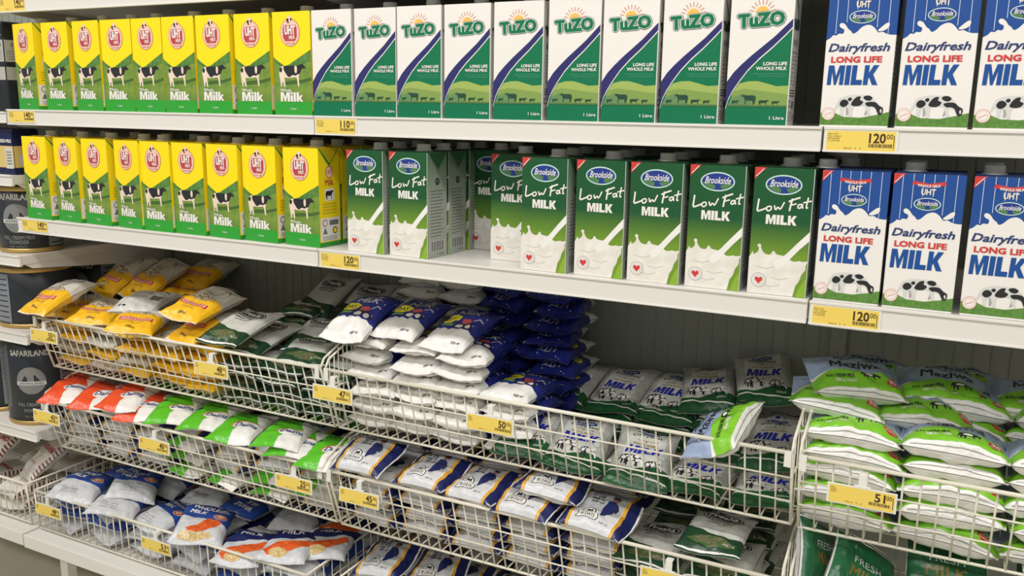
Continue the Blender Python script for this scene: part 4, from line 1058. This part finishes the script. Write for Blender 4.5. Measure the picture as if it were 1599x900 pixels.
# stacked pouches underneath, seen through the basket wires
FILLED = []
BURIED = {1, 3, 5, 7, 9, 11, 13, 15, 17, 19, 21, 23, 25, 27, 29, 31, 33, 35, 37, 39, 40, 41, 42, 43, 47, 49, 51, 53, 55, 57, 59, 61, 63, 69, 70, 71, 73, 75, 98, 99, 101, 108, 110, 133, 136, 137, 145, 149, 153, 157, 161, 162, 163, 164, 165, 167, 168, 169, 170, 171, 172, 173, 174, 175, 176, 177, 178, 179, 180, 181, 182, 183, 184, 185, 186, 187, 188, 189, 190, 191, 192, 193, 194, 195, 197, 199, 200, 201, 202, 207, 208, 209, 238, 240, 269, 273, 274, 275, 276, 277, 278, 279, 281, 283, 285, 287, 288, 289, 291, 292, 293, 294, 297, 308, 309, 310, 311, 312, 313, 314, 315, 316, 317, 318, 319, 321, 323, 325, 327, 329, 330, 333, 337, 356, 357, 358, 359, 360, 361, 362, 363, 364, 365, 366, 367, 368, 369, 370, 371, 372, 374, 375, 376, 377, 378, 379, 380, 383, 386, 389, 390, 391, 392, 393, 394, 395, 396, 397, 398, 399, 400, 401, 402, 403, 404, 405}
def fill(kind, xs, ys, zs, where, group, jit=.006, yaw=6, kinds=None, flip=False, turn=0):
    rr = random.Random(hash_seed(where, len(xs)))
    for li, z in enumerate(zs):
        for ci, x in enumerate(xs):
            for ri, y in enumerate(ys):
                k = kinds[rr.randrange(len(kinds))] if kinds else kind
                lb = '%s, %s layer, %s from left%s, %s' % (LOOK[k].replace(' with ', ', ').split(',')[0], ORD[li], ORD[ci], '' if ri == 0 else ', rear row' if ri == 1 else ', last row', where)
                args = (k, rr.randrange(3), (x + rr.uniform(-jit, jit), y + rr.uniform(-jit * .4, jit), z + rr.uniform(-.001, .001)),
                        (turn + rr.uniform(-yaw, yaw) + (180 if flip and rr.random() < .4 else 0), rr.uniform(-2, 2), rr.uniform(-2, 2)), lb, group)
                if len(FILLED) not in BURIED: FILLED.append(pouch(*args))
                else: FILLED.append(None)      # wholly covered by the others
def cols(a, b, n): return [a + (b - a) * i / (n - 1) for i in range(n)]
G = 'stacked pouches seen through the wires, '
fill('yellow', cols(-1.955, -1.51, 5), [.127, .29], [.812, .842, .872, .902], 'upper left basket', G + 'upper left basket, yellow', flip=True)
fill('yellow', cols(-1.955, -1.75, 3), [.30], [.932, .960], 'high against back, upper left', G + 'upper left basket, yellow')
fill('oval', cols(-1.395, -1.165, 3), [.13, .29], [.808, .834, .860, .886], 'upper left basket', G + 'upper left basket, oval')
fill('oval', cols(-1.40, -1.2, 2), [.31], [.912, .94, .965], 'high against back, upper left', G + 'upper left basket, oval')
fill('blue', [-1.045, -.94, -.835], [.13], [.813, .846, .879, .912, .945, .978], 'front blue stacks', G + 'upper middle basket, blue', jit=.009)
fill('blue', [-.728], [.14], [.813, .846, .879, .912], 'right edge of front blue', G + 'upper middle basket, blue', jit=.009)
fill('blue', [-1.05, -.94], [.325], [.945, .978, 1.011, 1.044, 1.077], 'rear blue stacks', G + 'upper middle basket, blue', jit=.009)
fill('blue', [-.83, -.73], [.325], [.813, .846, .879, .912, .945, .978, 1.011, 1.044, 1.077], 'rear right blue stacks', G + 'upper middle basket, blue', jit=.014, yaw=13, turn=180)
fill('stripe', cols(-.60, -.25, 4), [.135, .31], [.806], 'upper middle basket floor', G + 'upper middle basket, pinstriped')
fill('stripe', cols(-.60, -.25, 4), [.335], [.834, .852], 'under the back line', G + 'upper middle basket, pinstriped', jit=.003)
fill('maziwa', [-.112, .035, .182, .33], [.104], [.812, .848, .884, .920, .953], 'upper right basket', G + 'upper right basket, bright green')
fill('maziwa', [-.112, .035, .182, .33], [.222, .338], [.812, .848, .884, .920, .953, .985], 'upper right basket depth', G + 'upper right basket, bright green')
fill('ninety', cols(-1.94, -1.18, 7), [.105], [.598, .629, .660, .691], 'second left basket', G + 'second left basket', kinds=['ninety', 'ninety', 'ninety', 'green'], yaw=14)
fill('ninety', cols(-1.94, -1.18, 7), [.23], [.691], 'second left basket depth', G + 'second left basket', yaw=14)
fill('green', cols(-1.94, -1.18, 7), [.30], [.715], 'shaded back, second left', G + 'second left basket', yaw=10)
fill('ninety', cols(-1.035, -.545, 5), [.105], [.597, .629, .661, .693], 'second middle basket', G + 'second middle basket, navy-edged')
fill('ninety', cols(-1.035, -.545, 5), [.225, .345], [.693, .722], 'second middle basket depth', G + 'second middle basket, navy-edged')
fill('oval', [-.43, -.30], [.13, .30], [.596, .622, .648], 'second middle basket, right', G + 'second middle basket, dark')
fill('oval', [-.43, -.30], [.32], [.676, .70], 'second middle, against back', G + 'second middle basket, dark')
fill('forest', [-.105, .03, .165, .30], [.12], [.60, .63, .66], 'second right basket', G + 'second right basket')
fill('whole', cols(-1.99, -1.26, 6), [.088, .25], [.370, .402, .432], 'bottom left basket', G + 'bottom left basket', kinds=['whole', 'whole', 'whole', 'splash'], yaw=16, flip=True)
fill('ninety', cols(-1.04, -.62, 4), [.075, .20, .325], [.368, .400, .432], 'bottom middle basket', G + 'bottom middle basket')
fill('stripe', cols(-.5, -.26, 3), [.11, .29], [.368, .396], 'bottom middle basket, right', G + 'bottom middle basket')
for i, (x, y, z, ya, pi) in enumerate(((-1.37, .335, .99, -4, 28), (-1.255, .34, .985, 6, 26), (-1.145, .335, .99, -3, 30), (-1.30, .215, .93, 12, 14))):
    pouch('oval', i % 3, (x, y, z), (ya, pi, 0), 'white oval-labelled milk pouch, %s' % ('propped at the back, left of three', 'propped at the back, middle of three', 'propped at the back beside blue pouches', 'flat in the shade before the propped ones')[i], 'oval-labelled pouches in the upper left basket')
# leaning dark green ones in the second right basket
for i, (x, y, z, ya, pi, ro) in enumerate(((-.150, .06, .725, 8, 58, 62), (-.085, .05, .712, -10, 40, 48), (.04, .08, .735, 3, 42, 0), (.19, .09, .73, -6, 38, 4), (.33, .10, .73, 5, 30, 0))):
    pouch('forest', i % 3, (x, y, z), (ya, pi, ro), 'dark green milk pouch with pale edges, %s' % ('standing on edge, furthest left', 'standing on edge beside the furthest left', 'tilted facing front in the shade', 'tilted, fourth along under bright green stack', 'tilted, last under bright green stack')[i], 'dark green pouches in the second row')

# ------------------------------------------------------------------ neighbouring bay at far left
NX0, NX1 = XL - .93, XL - .004
for z, nm in ((1.425, 'topmost'), (1.275, 'second'), (1.078, 'third'), (.880, 'fourth'), (.624, 'lowest')):
    metal_shelf(NX0, NX1, z, 'white metal shelf of the far left bay, %s of five' % nm, face=.026)

def wrap(page, r, x0=0, y0=0):
    cx, cf, cm = page.cut([-400 + 4 * i for i in range(201)], [-200, 200])
    return cx, cf, cm
def can_page(h):
    p = Page(); wh = card('can_white', (196, 196, 190)); gy = card('can_grey', (128, 128, 126)); dk = card('can_dark', (44, 48, 54))
    p.text('SAFARILAND', -50, h * .30, 50, h * .30 + 15, wh, 2, bold=.01, heavy=.35)
    p.ell(0, 4, 36, 36, gy, 2, n=40); p.poly([(-26, -2), (-14, 18), (-2, 2), (10, 20), (26, -2)], dk, 3)
    p.poly([(-8, -28), (8, -28), (8, 14), (4, 22), (4, 30), (-4, 30), (-4, 22), (-8, 14)], gy, 4)
    p.rect(-36, -8, 36, 2, wh, 5); p.text('SAFARILAND', -30, -6, 30, 0, dk, 6, bold=.01)
    p.text('FULL CREAM MILK', -38, -h * .24 - 9, 38, -h * .24, gy, 2, bold=.01); p.text('POWDER', -22, -h * .31 - 9, 24, -h * .31, gy, 2, bold=.01)
    p.text('NET WEIGHT', -22, -h * .39 - 5, 20, -h * .39, gy, 2)
    p.rect(70, -h * .42, 150, h * .4, card('can_label', (132, 136, 144)), 2)
    for k in range(9): p.rect(76, h * .32 - 14 * k, 144, h * .32 - 14 * k - 3, dk, 3)
    for k in range(40): p.poly([(-150 + (k % 2) * 0, -h * .42 + 5 * k), (-62, -h * .42 + 5 * k + 30), (-62, -h * .42 + 5 * k + 32), (-150, -h * .42 + 5 * k + 2)], gy, 1) if -h * .42 + 5 * k + 32 < h * .42 else None
    return p
def make_can(name, r, h, turn, loc, label):
    t = empty(name, label, 'tin can', loc, 0, 'dark tins of milk powder at far left')
    gold = mat('gold_tin', (196, 164, 100), rough=.35, metal=.6); dk = card('can_dark', (44, 48, 54))
    bm = bmesh.new(); lathe(bm, [(r - .004, .008), (r, .010), (r, h - .012), (r - .004, h - .009)], 48)
    mats = [dk]
    vs, fs, cm = wrap(can_page(h * 1000), r)
    for m in cm:
        if m not in mats: mats.append(m)
    bv = []
    for x, y, k in vs:
        a = x / 1000 / r - PI / 2 + turn
        rr = r + .0002 + .00015 * k; bv.append(bm.verts.new((rr * math.cos(a), rr * math.sin(a), h / 2 + y / 1000)))
    for idx, m in fs:
        try: f = bm.faces.new([bv[i] for i in idx]); f.material_index = mats.index(cm[m])
        except ValueError: pass
    bm_obj('can_body', bm, mats, t)
    bm = bmesh.new(); lathe(bm, [(r - .006, 0), (r + .001, 0), (r + .002, .006), (r + .0006, .010), (r - .003, .012)], 48); bm_obj('bottom_rim', bm, gold, t)
    bm = bmesh.new(); lathe(bm, [(r - .003, h - .013), (r + .001, h - .011), (r + .002, h - .002), (r - .001, h), (r - .006, h - .004), (.01, h - .004)], 48); bm_obj('lid', bm, gold, t)
    return t
make_can('milk_powder_tin', .088, .232, .62, (-2.137, .10, .625), 'large dark tin with grey emblem on the lowest far left shelf')
make_can('milk_powder_tin', .088, .232, .2, (-2.33, .11, .625), 'dark tin cut by the picture edge, lowest far left shelf')
make_can('milk_powder_tin', .095, .155, -1.35, (-2.150, .115, .881), 'dark tin turned to its pale back label, fourth far left shelf')
make_can('milk_powder_tin', .095, .155, .1, (-2.150, .320, .881), 'dark tin at the back of the fourth far left shelf')
make_can('milk_powder_tin', .072, .165, .55, (-2.118, .09, 1.079), 'smaller dark tin at the right end of third far left shelf')
make_can('milk_powder_tin', .072, .165, .3, (-2.275, .09, 1.079), 'smaller dark tin, second from end of third far left shelf')
# packs on the two highest far left shelves
def pack(name, x0, x1, y0, y1, z0, z1, page, base, label):
    bm = bmesh.new(); box(bm, x0, x1, y0, y1, z0, z1, bev=.004); mats = [base]
    cx, cz = (x0 + x1) / 2, (z0 + z1) / 2
    page.emit(bm, mats, lambda x, y, k: Vector((cx + x, y0 - k, cz + y)))
    page.emit(bm, mats, lambda x, y, k: Vector((x1 + k, (y0 + y1) / 2 + x * (y1 - y0) / (x1 - x0), cz + y)))
    return tag(bm_obj(name, bm, mats), label, 'pack', 'packs on the highest far left shelves')
def pg_black():
    p = Page(); p.rect(-48, 70, 48, 96, card('pk_black', (38, 42, 46)), 1); p.text('PRO', 4, 84, 42, 93, card('white', (236, 231, 226)), 2, bold=.02); p.text('MILK', 2, 72, 44, 82, card('white', (236, 231, 226)), 2, bold=.02)
    p.rect(-48, 12, 48, 62, card('pk_silver', (180, 178, 168)), 1); p.text('FRESH', -20, 46, 40, 56, card('side_ink', (52, 62, 60)), 2)
    for k in range(4): p.rect(-40, 18 + 6 * k, 42, 19.4 + 6 * k, card('grey_ink', (120, 120, 118)), 2)
    p.rect(-48, -30, 48, 0, card('pk_silver', (180, 178, 168)), 1); return p
def pg_cream():
    p = Page(); p.rect(-44, 14, 44, 50, card('pk_navy', (30, 36, 76)), 1); p.text('FRESH MILK', -6, 22, 40, 30, card('white', (236, 231, 226)), 2, bold=.01)
    p.rect(-44, -38, 44, 14, card('pk_cream', (216, 190, 120)), 1); p.rect(14, -40, 40, 10, card('pk_pale', (206, 204, 196)), 2)
    for k in range(5): p.rect(18, -30 + 7 * k, 36, -27 + 7 * k, card('grey_ink', (120, 120, 118)), 3)
    p.rect(-44, -52, 44, -40, card('pk_navy', (30, 36, 76)), 2); p.ell(-20, -20, 9, 14, card('pk_pale', (206, 204, 196)), 2); return p
pb = card('pk_black', (38, 42, 46)); pn = card('pk_navy', (30, 36, 76))
pack('milk_powder_box', -2.142, -2.042, .012, .075, 1.4255, 1.634, pg_black(), pb, 'black box with white lettering, topmost far left shelf')
pack('milk_powder_box', -2.248, -2.148, .012, .075, 1.4255, 1.634, pg_black(), pb, 'black box cut by the picture edge, topmost far left shelf')
pack('milk_drink_pack', -2.132, -2.042, .012, .080, 1.2755, 1.385, pg_cream(), pn, 'cream and navy pack at the end of second far left shelf')
pack('milk_drink_pack', -2.226, -2.136, .012, .080, 1.2755, 1.385, pg_cream(), pn, 'cream and navy pack, second from end, second far left shelf')
# bags in the low basket at far left
for i, (x, y, z, ya, pi, ro) in enumerate(((-2.36, .10, .50, -8, 38, 4), (-2.19, .13, .485, -20, 34, -6), (-2.20, .30, .50, 10, 40, 0))):
    pouch('safari', i, (x, y, z), (ya, pi, ro), 'white bag with red lettering, %s in the far left basket' % ('left of two in front', 'right of two in front', 'upright at the back')[i], 'red-lettered bags at far left')
fill('safari', [-2.37, -2.23], [.10, .27], [.372, .408], 'far left basket', G + 'far left basket', yaw=12)
